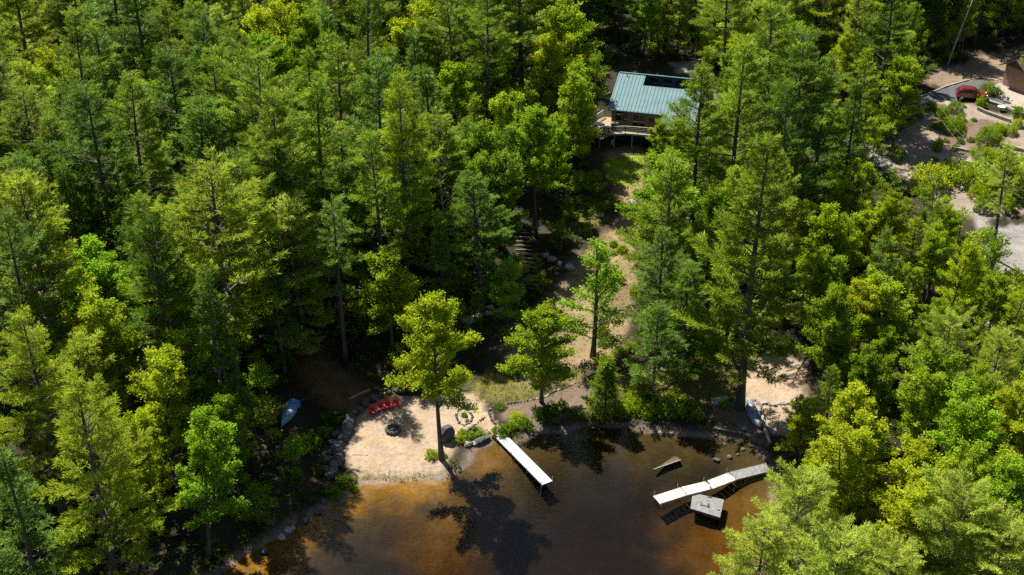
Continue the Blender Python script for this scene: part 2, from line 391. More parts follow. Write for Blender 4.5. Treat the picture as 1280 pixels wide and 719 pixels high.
def gen_pine(seed, H=24.0, cb=0.3, Lmax=4.2, top=0.85, dense=1.0, drop=0.12, flat=1.0, irr=0.3, dead=8, fine=1.0):
    rng = np.random.RandomState(seed)
    mb = MB()
    sway = rng.normal(0, 0.012 * H, 2)
    axis = lambda t: np.array([sway[0] * math.sin(t * 3.0), sway[1] * math.sin(t * 2.4), H * t])
    ts = np.linspace(0, 1, 9)
    r0 = 0.0125 * H + 0.02
    mb.tube([axis(t) for t in ts], [r0 * (1.25 if i == 0 else 1) * (1 - t) ** 0.8 + 0.02 for i, t in enumerate(ts)], 7)
    tufts = []
    z = cb * H
    lobes = rng.uniform(0, 6.28, 3); 
    while z < H * 0.985:
        t = (z - cb * H) / (H - cb * H)
        nb = rng.randint(4, 6) if t < 0.85 else 4
        az0 = rng.uniform(0, 6.28)
        lay = rng.uniform(1 - irr, 1 + irr * 0.6)
        for k in range(nb):
            if rng.rand() < drop: continue
            az = az0 + k * 6.283 / nb + rng.normal(0, 0.25)
            prof = min(1.0, 0.55 + 1.8 * t) * (1 - t) ** top + 0.06
            side = 1 + 0.22 * math.sin(az * 2 + lobes[0]) + 0.15 * math.sin(az + lobes[1])
            Lb = max(0.5, Lmax * prof * lay * side * rng.uniform(0.7, 1.12))
            el = R(-8) * (1 - t) * flat + R(46) * t ** 1.4 + rng.normal(0, 0.12)
            dh = np.array([math.cos(az), math.sin(az), 0]); sd = np.array([-dh[1], dh[0], 0])
            b0 = axis(z / H)
            bp = lambda s: b0 + dh * (Lb * s * math.cos(el)) + UP * (Lb * (math.sin(el) * s + 0.16 * s * s))
            if Lb > 0.9: mb.tube([bp(0), bp(0.5), bp(0.97)], [0.018 * Lb + 0.012, 0.012 * Lb + 0.008, 0.008], 4, False)
            btint = rng.uniform(0.72, 1.22)
            s = 0.22 + 0.12 * (1 - t) if Lb > 1 else 0.1; sgn = 1
            st = 0.20 / dense / Lb
            while s < 1.0:
                tl = (0.42 * Lb * (1 - s) ** 0.8 + 0.30) * rng.uniform(0.7, 1.2)
                ang = R(rng.uniform(40, 68))
                td = dh * math.cos(ang) + sd * sgn * math.sin(ang) + UP * rng.uniform(0.05, 0.38)
                td = td / np.linalg.norm(td); p0 = bp(s)
                u = 0.12 if rng.rand() > 0.24 else 99
                while u < tl:
                    d = td + UP * 0.26 + dh * 0.2
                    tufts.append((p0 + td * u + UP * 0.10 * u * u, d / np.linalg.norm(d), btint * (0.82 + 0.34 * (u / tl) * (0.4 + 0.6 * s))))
                    u += 0.24 / dense
                sgn = -sgn; s += st
            d = dh * 0.8 + UP * 0.6
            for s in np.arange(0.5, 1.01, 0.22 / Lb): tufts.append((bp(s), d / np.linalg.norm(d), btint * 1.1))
        z += (1.35 - 0.75 * t) * (H / 24) ** 0.7 / dense ** 0.5 * rng.uniform(0.8, 1.25)
    tufts.append((axis(1.0), UP, 1.1)); tufts.append((axis(0.99), UP, 1.1))
    dm = []
    for k in range(dead):
        zz = H * rng.uniform(0.1, cb + 0.12); az = rng.uniform(0, 6.28); Lb = Lmax * rng.uniform(0.25, 0.65)
        dh = np.array([math.cos(az), math.sin(az), rng.uniform(-0.25, 0.15)]); b0 = axis(zz / H)
        mb.tube([b0, b0 + dh * Lb * 0.55, b0 + dh * Lb + UP * rng.uniform(-0.3, 0.25)], [0.035, 0.022, 0.01], 4, False)
    tr = mb.mesh('trunk', M_bark, True)
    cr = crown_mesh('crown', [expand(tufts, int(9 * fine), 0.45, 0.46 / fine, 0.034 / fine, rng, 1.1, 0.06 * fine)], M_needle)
    return tr, cr, H

def gen_broad(seed, H=16.0, cb=0.28, Rx=4.0, spike=0.5, dense=1.0, leaf=0.26, lead=1, gap=0.15, round_=0.5, slim=0.0, tr_r=None):
    rng = np.random.RandomState(seed)
    mb = MB(); tufts = []
    r0 = tr_r or 0.013 * H + 0.02
    sway = rng.normal(0, 0.018 * H, 2)
    leaders = []
    for l in range(lead):
        az = rng.uniform(0, 6.28) + l * 6.28 / lead; off = 0 if lead == 1 else Rx * 0.32
        leaders.append((math.cos(az) * off, math.sin(az) * off, 1.0 if l == 0 else rng.uniform(0.8, 0.97)))
    split = cb * 0.8
    def axis(l, t):
        lx, ly, hh = leaders[l]
        k = max(0.0, (t - split) / (1 - split)) ** 0.75
        return np.array([lx * k + sway[0] * math.sin(3 * t), ly * k + sway[1] * math.sin(2.5 * t), H * hh * t if t > split else H * t])
    for l in range(lead):
        ts = np.linspace(0 if l == 0 else split, 0.97, 9)
        mb.tube([axis(l, t) for t in ts], [(r0 if l == 0 else r0 * 0.7) * (1.3 if t == 0 else 1) * (1 - 0.93 * t) + 0.012 for t in ts], 7)
    for l in range(lead):
        nb = int((34 if lead == 1 else 20) * dense * (H / 16) ** 0.6)
        az = rng.uniform(0, 6.28)
        for b in range(nb):
            t = cb + (0.99 - cb) * ((b + rng.rand()) / nb) ** 0.85
            q = (t - cb) / (1 - cb)
            az += 2.399 + rng.normal(0, 0.3)
            prof = (math.sin(math.pi * min(1, 0.20 + 0.80 * q) ** (0.75 + 0.25 * round_)) ** round_) * (1 - 0.45 * q * spike) + 0.08
            if rng.rand() < gap * 0.5: continue
            Lb = max(0.7, Rx * prof * rng.uniform(0.62, 1.18) * (0.75 if lead > 1 else 1))
            el = R(18 + 40 * q + 14 * slim) + rng.normal(0, 0.16)
            dh = np.array([math.cos(az), math.sin(az), 0]); b0 = axis(l, t)
            dd = dh * math.cos(el) + UP * math.sin(el)
            curve = rng.uniform(-0.05, 0.16)
            bp = lambda s: b0 + dd * Lb * s + UP * (curve * Lb * s * s)
            mb.tube([bp(0), bp(0.5), bp(0.97)], [0.02 * Lb + 0.015, 0.012 * Lb + 0.01, 0.008], 4, False)
            btint = rng.uniform(0.80, 1.20)
            s = 0.25
            while s <= 1.0:
                # twig with a bunch of leaves
                tl = (0.34 * Lb * (1.05 - s) ** 0.7 + 0.30) * rng.uniform(0.6, 1.25)
                a2 = rng.normal(0, 1, 3); a2[2] = abs(a2[2]) * 0.5 + 0.12; a2 /= np.linalg.norm(a2)
                td = dd * 0.75 + a2 * 0.9; td /= np.linalg.norm(td)
                if rng.rand() > gap:
                    p0 = bp(s); u = 0.1
                    while u < tl:
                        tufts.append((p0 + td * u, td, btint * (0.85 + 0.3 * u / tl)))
                        u += 0.24
                s += 0.15 / Lb / dense
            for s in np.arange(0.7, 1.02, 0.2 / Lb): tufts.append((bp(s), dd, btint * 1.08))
        tufts.append((axis(l, 0.99), UP, 1.1))
    tr = mb.mesh('trunk', M_bark, True)
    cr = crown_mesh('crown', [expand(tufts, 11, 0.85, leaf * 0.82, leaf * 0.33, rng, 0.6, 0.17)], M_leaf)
    return tr, cr, H

def gen_shrub(seed, H=1.6, Rx=1.1, leaf=0.16, n=70, k=12, fill=0.35):
    rng = np.random.RandomState(seed); mb = MB(); tufts = []
    for i in range(n):
        az = rng.uniform(0, 6.28); c = rng.uniform(0.05, 1); sn = math.sqrt(1 - c * c)
        rr = 1 - fill * rng.rand() ** 2
        lump = 1 + 0.16 * math.sin(az * 3 + seed) + 0.1 * rng.normal()
        p = np.array([math.cos(az) * sn * Rx, math.sin(az) * sn * Rx, c * H * 0.9 + 0.05]) * rr * lump
        d = norm(p + np.array([0, 0, 0.3]))
        for _ in range(3):
            tufts.append((p + rng.normal(0, 0.12 * Rx, 3), d, rng.uniform(0.8, 1.2)))
        if i % 6 == 0: mb.tube([(p[0] * 0.1, p[1] * 0.1, -0.1), p * 0.9], [0.025, 0.01], 4, False)
    return mb.mesh('stems', M_bark, True), crown_mesh('foliage', [expand(tufts, k, 0.9, leaf, leaf * 0.36, rng, 0.5, 0.07)], M_leaf), H

PINES = [gen_pine(107, 27, 0.35, 5.2, 0.6, drop=0.25, irr=0.6, dead=16), gen_pine(108, 21, 0.2, 4.4, 0.7, drop=0.12, irr=0.5), gen_pine(101, 25, 0.24, 5.7, 0.62), gen_pine(102, 24, 0.15, 5.4, 0.74, irr=0.45), gen_pine(103, 26, 0.32, 5.8, 0.5, irr=0.5, dead=14),
         gen_pine(104, 22, 0.12, 5.0, 0.8, irr=0.4), gen_pine(105, 25, 0.28, 5.2, 0.55, drop=0.2, irr=0.55, dead=14), gen_pine(106, 20, 0.12, 4.9, 0.68, irr=0.4),
         gen_pine(161, 23, 0.2, 5.6, 0.5, drop=0.18, irr=0.6), gen_pine(162, 26, 0.26, 5.0, 0.75, irr=0.5, dead=12), gen_pine(163, 19, 0.1, 5.4, 0.6, drop=0.16, irr=0.5)]
SPRUCE = [gen_pine(111, 20, 0.10, 3.3, 0.95, flat=2.2, irr=0.25, dead=4), gen_pine(112, 18, 0.15, 3.0, 0.9, drop=0.15, flat=2.0, dead=8)]
WIDEPINE = [gen_pine(141, 15, 0.14, 6.2, 0.42, irr=0.4, drop=0.12, fine=1.35), gen_pine(142, 14, 0.16, 5.8, 0.5, irr=0.5, drop=0.15, fine=1.35)]
BIGPINE = [gen_pine(152, 24, 0.12, 7.4, 0.78, irr=0.45, drop=0.12, fine=1.35), gen_pine(153, 24, 0.14, 6.8, 0.7, irr=0.5, drop=0.15, fine=1.35)]
TALLPINE = [gen_pine(151, 30, 0.17, 5.4, 0.72, dense=1.3, drop=0.03, irr=0.32, dead=2)]
SPARSE = [gen_pine(121, 22, 0.45, 3.6, 0.6, dense=0.9, drop=0.3, irr=0.5, dead=18)]
FIR = [gen_pine(131, 7, 0.05, 2.1, 1.0, dense=1.25, flat=1.2, irr=0.12, drop=0.02, dead=0)]
BROAD = [gen_broad(215, 18, 0.32, 4.7, spike=0.7, dense=1.2, gap=0.16), gen_broad(202, 16, 0.24, 4.9, lead=3), gen_broad(203, 17, 0.27, 4.4, lead=2, dense=1.1),
         gen_broad(204, 14, 0.18, 4.1, spike=0.4, round_=0.6, dense=1.1), gen_broad(205, 18, 0.3, 5.2, lead=4, gap=0.18),
         gen_broad(206, 15, 0.2, 4.6, lead=2, gap=0.25, spike=0.4), gen_broad(207, 19, 0.32, 4.3, spike=0.7, gap=0.2), gen_broad(208, 13, 0.15, 4.6, lead=4, dense=0.9)]
SLIM = [gen_broad(211, 13, 0.12, 2.9, spike=0.8, slim=0.6, leaf=0.2, gap=0.2), gen_broad(212, 12, 0.2, 3.9, spike=0.6, slim=0.5, leaf=0.2, gap=0.22)]
OPEN = [gen_broad(221, 12, 0.35, 3.4, lead=2, gap=0.5, dense=0.6, leaf=0.24)]
SAPLING = [gen_broad(231, 5, 0.1, 1.7, spike=0.6, leaf=0.2, dense=0.7), gen_broad(232, 4.5, 0.08, 1.9, lead=3, leaf=0.2, dense=0.8)]
SHRUB = [gen_shrub(301), gen_shrub(302, 1.3, 1.3), gen_shrub(303, 1.9, 1.0, n=60)]
CLIPPED = [gen_shrub(311, 1.2, 1.1, leaf=0.09, n=120, k=16, fill=0.12)]

trees = []   # for labels: dict(obj, look, cx, cy)
def plant(variant, loc, h, col, name, cat, look, rot=None, wide=1.0, lean=(0, 0), label=None, group=None, trunkname='trunk', crownname='crown'):
    tr, cr, H = variant
    s = h / H
    o = link(bpy.data.objects.new(name, None)); o.location = (loc[0], loc[1], loc[2] - 0.1)
    o.rotation_euler = (lean[0], lean[1], random.uniform(0, 6.28) if rot is None else rot)
    o.rotation_mode = 'ZYX' if False else 'XYZ'
    o.scale = (s * wide, s * wide, s); o.empty_display_size = 0.5
    o['category'] = cat
    if group: o['group'] = group
    a = link(bpy.data.objects.new(trunkname, tr)); a.parent = o
    b = link(bpy.data.objects.new(crownname, cr)); b.parent = o; b.color = (*col, 1)
    if label: o['label'] = label
    else:
        cx, cy = proj(loc[0], loc[1], loc[2] + 0.65 * h)
        trees.append(dict(o=o, look=look, cx=cx, cy=cy, h=h))
    return o
def P_top(px, py, h):
    z = 3.0
    for _ in range(16):
        p = at_z(px, py, z + h); z = 0.5 * z + 0.5 * max(gh(p[0], p[1]), 0.0)
    p = at_z(px, py, z + h)
    return Vector((p[0], p[1], max(gh(p[0], p[1]), 0)))

taken = []   # (x, y, crown radius)
def jitcol(c, a=0.12):
    k = random.uniform(1 - a, 1 + a); j = random.uniform(-a, a) * 0.5
    return (c[0] * k * (1 + j), c[1] * k, c[2] * k * (1 - j))
OLIVE = (0.225, 0.315, 0.020); BLUEG = (0.165, 0.270, 0.036); DEEP = (0.115, 0.205, 0.016); FRESH = (0.235, 0.320, 0.017); PALE = (0.350, 0.425, 0.050); GOLD = (0.300, 0.370, 0.014)
LIME = (0.300, 0.385, 0.022); YEL = (0.375, 0.415, 0.020); MID = (0.195, 0.285, 0.020); BRIGHT = (0.250, 0.385, 0.022); AUT = (0.46, 0.31, 0.034)
TONE = {'fresh green': FRESH, 'olive': OLIVE, 'blue-green': BLUEG, 'deep green': DEEP, 'pale green': PALE, 'golden green': GOLD, 'lime green': LIME, 'yellow-green': YEL,
        'mid green': MID, 'bright green': BRIGHT, 'rusty yellow': AUT}
def hero(kind, top_px, h, tone, wide=1.0, label=None, base_px=None, vi=None, lean=(0, 0), rad=3.0, rot=None):
    fam, name, cat, noun = {'pine': (PINES, 'pine_tree', 'pine tree', 'white pine'), 'spruce': (SPRUCE, 'spruce_tree', 'spruce tree', 'spruce'),
        'bigpine': (BIGPINE, 'pine_tree', 'pine tree', 'broad white pine'), 'tallpine': (TALLPINE, 'pine_tree', 'pine tree', 'white pine'), 'widepine': (WIDEPINE, 'pine_tree', 'pine tree', 'spreading white pine'), 'sparse': (SPARSE, 'pine_tree', 'pine tree', 'thin pine with bare lower branches'), 'fir': (FIR, 'fir_tree', 'fir tree', 'young fir'),
        'broad': (BROAD, 'broadleaf_tree', 'tree', 'leafy tree'), 'slim': (SLIM, 'broadleaf_tree', 'tree', 'slim leafy tree'),
        'open': (OPEN, 'broadleaf_tree', 'tree', 'thin open-crowned tree'), 'sapling': (SAPLING, 'sapling', 'sapling', 'sapling')}[kind]
    loc = P(*base_px) if base_px else P_top(top_px[0], top_px[1], h)
    if base_px and top_px:   # height from the two pixels
        d = ray(*top_px); t = loc.y / d[1]; h = CAMZ + d[2] * t - loc.z
    v = fam[vi % len(fam)] if vi is not None else random.choice(fam)
    taken.append((loc.x, loc.y, rad))
    grp = {'pine': 'white pines', 'tallpine': 'white pines', 'bigpine': 'white pines', 'widepine': 'white pines', 'sparse': 'white pines', 'spruce': 'spruces', 'sapling': 'saplings'}.get(kind, 'broadleaf trees')
    return plant(v, loc, h, jitcol(TONE[tone], 0.06), name, cat, f'{tone} {noun}', wide=wide, label=label, lean=lean, rot=rot, group=None if kind == 'fir' else grp)

# --- trees with a face of their own
hero('broad', (552,378), 0, 'yellow-green', 1.0, 'yellow-green leafy tree standing alone on the beach sand by a grey boulder', base_px=(552,574), vi=0)
hero('broad', (677,388), 0, 'lime green', 1.3, 'small lime green tree above the stone edging near the white straight dock', base_px=(677,503), vi=3, lean=(0, 0))
hero('slim', (736,308), 0, 'bright green', 1.5, 'slim bright green tree on the straw slope', base_px=(741,447), vi=0)
hero('slim', (648,328), 0, 'bright green', 0.95, 'small green tree below the log steps', base_px=(634,420), vi=1)
hero('fir', (757,450), 0, 'mid green', 1.05, 'small dense conical fir at the water edge between the two docks', base_px=(756,521), vi=0)
hero('tallpine', (945,168), 0, 'fresh green', 1.1, 'tallest layered fresh green pine with bare trunk base beside the sandy terrace', base_px=(925,511), vi=0, rad=4.5)
hero('broad', (838,200), 15, 'bright green', 1.25, 'bright green round leafy tree just below the deck of the teal-roofed cabin', vi=3, rad=4)
hero('pine', (828,285), 15, 'blue-green', 1.25, 'bushy blue-green pine beside the straw slope', vi=5, rad=2.6)
hero('pine', (824,378), 12, 'blue-green', 1.25, 'shorter blue-green pine above the small fir', vi=7, rad=2.6)
hero('pine', (868,330), 14, 'deep green', 1.4, None, vi=7, rad=2.6)
hero('broad', (825,152), 6.5, 'lime green', 1.1, 'low lime green tree against the front of the cabin deck', vi=3, rad=2)
hero('pine', (262,205), 27, 'golden green', 1.35, 'broad golden green pine in the forest, behind the blue dinghy', vi=4, rad=4.2)
hero('bigpine', (92,470), 22, 'golden green', 1.15, 'large golden green pine at the bottom left corner of the view', vi=0, rad=4.2)
hero('bigpine', (22,392), 22, 'golden green', 1.1, None, vi=1, rad=4)
hero('pine', (22,222), 25, 'golden green', 1.35, None, vi=2, rad=4)
hero('sparse', (421,245), 0, 'blue-green', 1.1, 'thin pine with dead grey lower branches above the rusty path', base_px=(432,452), rad=2.5)
hero('pine', (338,112), 27, 'olive', 1.0, None, vi=6, rad=3.5)
hero('spruce', (408,38), 22, 'olive', 1.0, None, vi=1, rad=3)
hero('pine', (163,92), 25, 'olive', 1.1, None, vi=2, rad=3.6)
hero('pine', (265,58), 24, 'olive', 1.0, None, vi=6, rad=3.4)
hero('pine', (92,12), 25, 'olive', 1.1, None, vi=3, rad=3.4)
hero('pine', (962,5), 27, 'olive', 1.15, None, vi=2, rad=3.8)
hero('pine', (930,52), 26, 'olive', 1.15, None, vi=3, rad=3.8)
hero('pine', (880,82), 24, 'olive', 1.1, None, vi=5, rad=3.6)
hero('pine', (1005,40), 26, 'deep green', 1.1, None, vi=4, rad=3.6)
hero('pine', (985,105), 24, 'deep green', 1.1, None, vi=3, rad=3.6)
hero('spruce', (1040,70), 20, 'deep green', 1.1, None, vi=0, rad=3)
hero('spruce', (1070,95), 18, 'deep green', 1.1, None, vi=1, rad=3)
hero('broad', (1120,74), 0, 'lime green', 1.15, 'round lime green tree beside the shaded end of the driveway', vi=1, rad=4, base_px=(1116,184))
hero('broad', (1130,-2), 10, 'bright green', 1.2, None, vi=4, rad=4)
hero('broad', (1090,2), 12, 'lime green', 1.1, None, vi=2, rad=4)
hero('broad', (1222,-20), 0, 'lime green', 0.7, 'lime green tree behind the driveway with a visible forked trunk', vi=2, rad=4, base_px=(1200,74))
hero('broad', (335,8), 18, 'yellow-green', 1.15, None, vi=1, rad=4)
hero('broad', (535,5), 19, 'yellow-green', 1.15, None, vi=2, rad=4)
hero('broad', (505,30), 17, 'yellow-green', 1.0, None, vi=3, rad=3)
hero('broad', (712,2), 19, 'lime green', 1.15, None, vi=1, rad=4)
hero('broad', (690,40), 18, 'yellow-green', 1.1, None, vi=4, rad=4)
hero('broad', (712,85), 17, 'lime green', 1.1, None, vi=2, rad=4)
hero('broad', (672,140), 17, 'bright green', 1.0, None, vi=0, rad=3.4)
hero('broad', (640,115), 17, 'lime green', 1.1, None, vi=2, rad=4)
hero('broad', (612,150), 17, 'mid green', 1.2, None, vi=4, rad=4)
hero('broad', (570,85), 16, 'lime green', 1.0, None, vi=3, rad=3.4)
hero('broad', (615,195), 16, 'mid green', 1.1, None, vi=1, rad=3.6)
hero('pine', (608,-25), 26, 'olive', 1.0, None, vi=6, rad=3)
hero('broad', (195,445), 15, 'yellow-green', 1.1, None, vi=1, rad=4)
hero('broad', (228,420), 14, 'lime green', 1.1, None, vi=3, rad=3.6)
hero('broad', (175,520), 13, 'yellow-green', 1.0, None, vi=2, rad=3.6)
hero('broad', (305,235), 17, 'yellow-green', 0.9, None, vi=0, rad=3)
hero('broad', (200,60), 17, 'lime green', 1.0, None, vi=2, rad=3.4)
hero('broad', (228,92), 12, 'rusty yellow', 0.8, 'rusty yellow leafy tree among green pines in the upper left forest', vi=3, rad=2.6)
hero('pine', (314,200), 0, 'olive', 1.1, 'tall olive pine shading the blue dinghy', vi=2, base_px=(320,440), rad=3)
hero('pine', (362,185), 0, 'deep green', 1.0, 'deep green pine rising over the rusty path', vi=6, base_px=(370,405), rad=3)
hero('spruce', (275,335), 0, 'deep green', 1.1, 'deep green spruce on the dark shore below the blue dinghy', vi=0, base_px=(292,580), rad=2.6)
hero('broad', (294,500), 0, 'mid green', 0.8, 'shaded mid green tree between the dinghy and the shore stones', vi=3, base_px=(300,628), rad=2.6)
hero('broad', (850,156), 7, 'lime green', 1.1, 'low lime green tree overlapping the right end of the teal roof', vi=3, rad=2)
# right bank
hero('broad', (1085,492), 13, 'yellow-green', 1.3, 'wide yellow-green leafy tree on the right bank behind the grey plank dock', vi=4, rad=5)
hero('broad', (1072,545), 13, 'yellow-green', 1.25, None, vi=2, rad=3.5)
hero('broad', (1142,598), 12, 'yellow-green', 1.3, None, vi=4, rad=3.5)
hero('broad', (1240,560), 12, 'lime green', 1.2, None, vi=1, rad=3.5)
hero('broad', (1010,500), 8, 'yellow-green', 1.2, None, vi=1, rad=3)
hero('broad', (1030,540), 9, 'yellow-green', 1.3, None, vi=2, rad=3)
hero('broad', (1165,470), 11, 'lime green', 1.2, None, vi=2, rad=4)
hero('broad', (1220,490), 13, 'bright green', 1.2, None, vi=1, rad=4)
hero('broad', (1272,590), 12, 'bright green', 1.2, None, vi=4, rad=4)
hero('broad', (1150,560), 11, 'yellow-green', 1.2, None, vi=3, rad=4)
hero('widepine', (1002,594), 12, 'pale green', 1.0, 'pale green pine leaning over the grey plank end of the jointed dock', vi=1, rad=4)
hero('widepine', (1050,672), 13, 'pale green', 1.0, None, vi=1, rad=4)
hero('widepine', (955,655), 10, 'pale green', 1.1, None, vi=1, rad=3)
hero('widepine', (1208,606), 14, 'pale green', 1.0, None, vi=0, rad=4)
hero('widepine', (1122,690), 13, 'pale green', 1.0, None, vi=1, rad=4)
hero('widepine', (1260,655), 13, 'pale green', 1.0, None, vi=1, rad=4)
hero('widepine', (1192,395), 12, 'pale green', 0.9, None, vi=1, rad=3.6)
hero('widepine', (1252,420), 11, 'pale green', 0.9, None, vi=1, rad=3.6)
hero('pine', (1108,285), 13, 'blue-green', 1.15, None, vi=5, rad=3)
hero('broad', (1050,255), 14, 'golden green', 1.15, None, vi=4, rad=3.6)
hero('broad', (1080,205), 12, 'golden green', 1.1, 'golden green tree at the lower edge of the garden near a pale gravel patch', vi=2, rad=3)
hero('broad', (1040,322), 12, 'olive', 1.15, None, vi=2, rad=3.2)
hero('broad', (1045,365), 12, 'olive', 1.0, None, vi=3, rad=3)
hero('broad', (1175,285), 10, 'lime green', 1.1, None, vi=1, rad=3)
hero('broad', (1215,322), 9, 'yellow-green', 1.0, None, vi=3, rad=2.6)
hero('broad', (1140,335), 9, 'lime green', 1.1, None, vi=2, rad=2.6)
hero('broad', (1050,410), 8, 'olive', 1.1, None, vi=1, rad=2.4)
hero('broad', (1110,415), 8, 'olive', 1.1, None, vi=3, rad=2.4)
hero('broad', (1060,440), 7, 'olive', 1.1, None, vi=2, rad=2.4)
hero('open', (1195,215), 0, 'mid green', 1.0, 'thin open-crowned tree over the pale gravel road', base_px=(1162,298), rad=2)
hero('open', (1225,395), 7, 'golden green', 1.1, None, rad=2)
hero('sparse', (1290,175), 0, 'pale green', 1.15, 'leaning pine with a bare dark trunk beside the gravel road', base_px=(1240,322), rad=2.5, lean=(0, R(4)))
hero('broad', (1262,190), 6, 'golden green', 1.2, None, vi=4, rad=2.6)

def snag(px, py, h, label, lean):
    p = P(px, py); t = thing('dead_tree', label, 'dead tree', p, random.uniform(0, 6.28))
    mb = MB(); L_ = lean * h
    mb.tube([(0, 0, -.2), (L_ * .3, 0, h * .35), (L_ * .7, .1, h * .7), (L_, .1, h)], [.17, .13, .09, .03], 7)
    for k in range(16):
        z_ = h * random.uniform(.3, .95); a_ = random.uniform(0, 6.28); l_ = random.uniform(.6, 2.0); x_ = L_ * z_ / h
        mb.tube([(x_, 0.05, z_), (x_ + math.cos(a_) * l_ * .6, math.sin(a_) * l_ * .6, z_ + .1), (x_ + math.cos(a_) * l_, math.sin(a_) * l_, z_ - random.uniform(-.2, .4))], [.035, .025, .01], 4, False)
    mb.build('trunk', M_deadwood, t, True)
snag(285, 500, 9, 'grey dead snag at the foot of the broad golden pine', .06)
snag(120, 330, 17, 'bare dead snag among the pines of the far left forest', .05)
snag(560, 345, 16, 'grey dead trunk in the dark wood uphill of the lone beach tree', -.04)
snag(475, 330, 17, 'pale dead trunk in the dark wood above the rusty path', .03)
snag(1090, 545, 7, 'short dead snag between the right bank trees', .1)
snag(1048, 385, 7, 'small leaning dead stem above the sandy terrace', .2)

# --- the rest of the forest
KEEP = [poly_px(p) for p in (
    [(470,505),(612,445),(690,360),(742,288),(750,235),(730,195),(735,150),(770,75),(880,75),(880,135),(850,175),(812,235),(795,300),(785,440),(900,445),(1015,430),(1015,550),(960,600),(430,640),(400,560)],
    [(348,495),(385,440),(440,465),(475,492),(430,560),(405,600),(348,545)],
    [(640,250),(680,250),(700,340),(640,340)],
    [(1090,215),(1120,165),(1150,100),(1200,60),(1300,40),(1300,345),(1250,345),(1215,300),(1165,260)])]
VIS = [[(440,500),(600,480),(622,448),(690,374),(742,296),(756,240),(764,195),(738,172),(742,150),(775,92),(850,98),(850,160),(805,180),(800,235),(775,300),(788,400),(740,450),(730,480),(900,462),(900,505),(935,440),(1005,450),(1000,540),(960,590),(890,719),(280,719),(430,620)],
       [(1112,150),(1160,122),(1160,105),(1200,88),(1290,80),(1290,215),(1225,212),(1215,195),(1190,195),(1150,200),(1120,195)],
       [(1200,245),(1222,248),(1240,278),(1290,285),(1290,335),(1258,335),(1240,310),(1215,280)],
       [(645,285),(662,285),(668,335),(650,335)], [(345,500),(375,500),(375,540),(345,540)], [(1048,176),(1075,172),(1105,195),(1080,200)]]
SUNLIT = [[(440,565),(442,520),(470,505),(520,500),(600,487),(700,465),(765,465),(760,505),(640,540),(560,600),(450,605)], [(705,440),(752,320),(788,300),(782,400),(765,460),(718,465)],
          [(762,136),(778,97),(850,100),(845,165),(765,165)], [(770,203),(803,198),(800,228),(775,228)], [(940,465),(1000,460),(1000,500),(945,505)], [(1185,126),(1215,105),(1280,130),(1280,200),(1200,195),(1165,180)]]
def shades(x, y, z, h, r):
    P_ = []
    for f, k in ((0.4, 1), (0.6, .8), (0.8, .45), (0.97, 0)):
        for sgn in ((-1, 0, 1) if k else (0,)):
            L_ = h * f / math.tan(R(54.0)); qx, qy = x + sgn * k * r + 0.545 * L_, y - 0.839 * L_
            P_.append(proj(qx, qy, gh(qx, qy)))
    P_ = np.array(P_)
    return any((sdist(P_[:, 0], P_[:, 1], v) < 0).any() for v in SUNLIT)
def hides(x, y, z, h, r):
    """does a crown here stand in front of ground the photograph shows open?"""
    P_ = []
    for f, k in ((0.25, 1), (0.33, 1), (0.41, 1), (0.5, .95), (0.58, .85), (0.66, .75), (0.75, .6), (0.84, .4), (0.92, .2), (1.0, 0)):
        for sgn in ((-1, -.5, 0, .5, 1) if k else (0,)): P_.append(proj(x + sgn * k * r, y, z + h * f))
    P_ = np.array(P_)
    return any((sdist(P_[:, 0], P_[:, 1], v) < 0).any() for v in VIS)
nfill = {'pine': 0, 'broad': 0, 'spruce': 0}
cand = np.stack([rs.uniform(-118, 135, 18000), rs.uniform(78, 262, 18000)], 1)
HZ = height(cand[:, 0], cand[:, 1]); S0 = sdist(cand[:, 0], cand[:, 1], LAKE)
KD = np.min([sdist(cand[:, 0], cand[:, 1], k) for k in KEEP], 0)
def broad_share(px, py):
    """how leafy the photograph's forest is around a pixel"""
    v = 0.22
    for x, y, r, a in ((540,50,90,.7),(690,80,90,.85),(620,180,80,.6),(1130,50,110,.7),(200,480,90,.6),(1120,520,150,.65),(1070,300,110,.55),(330,20,60,.7),(560,230,90,.3)):
        v = max(v, a * math.exp(-((px - x) ** 2 + (py - y) ** 2) / (r * r)))
    return v
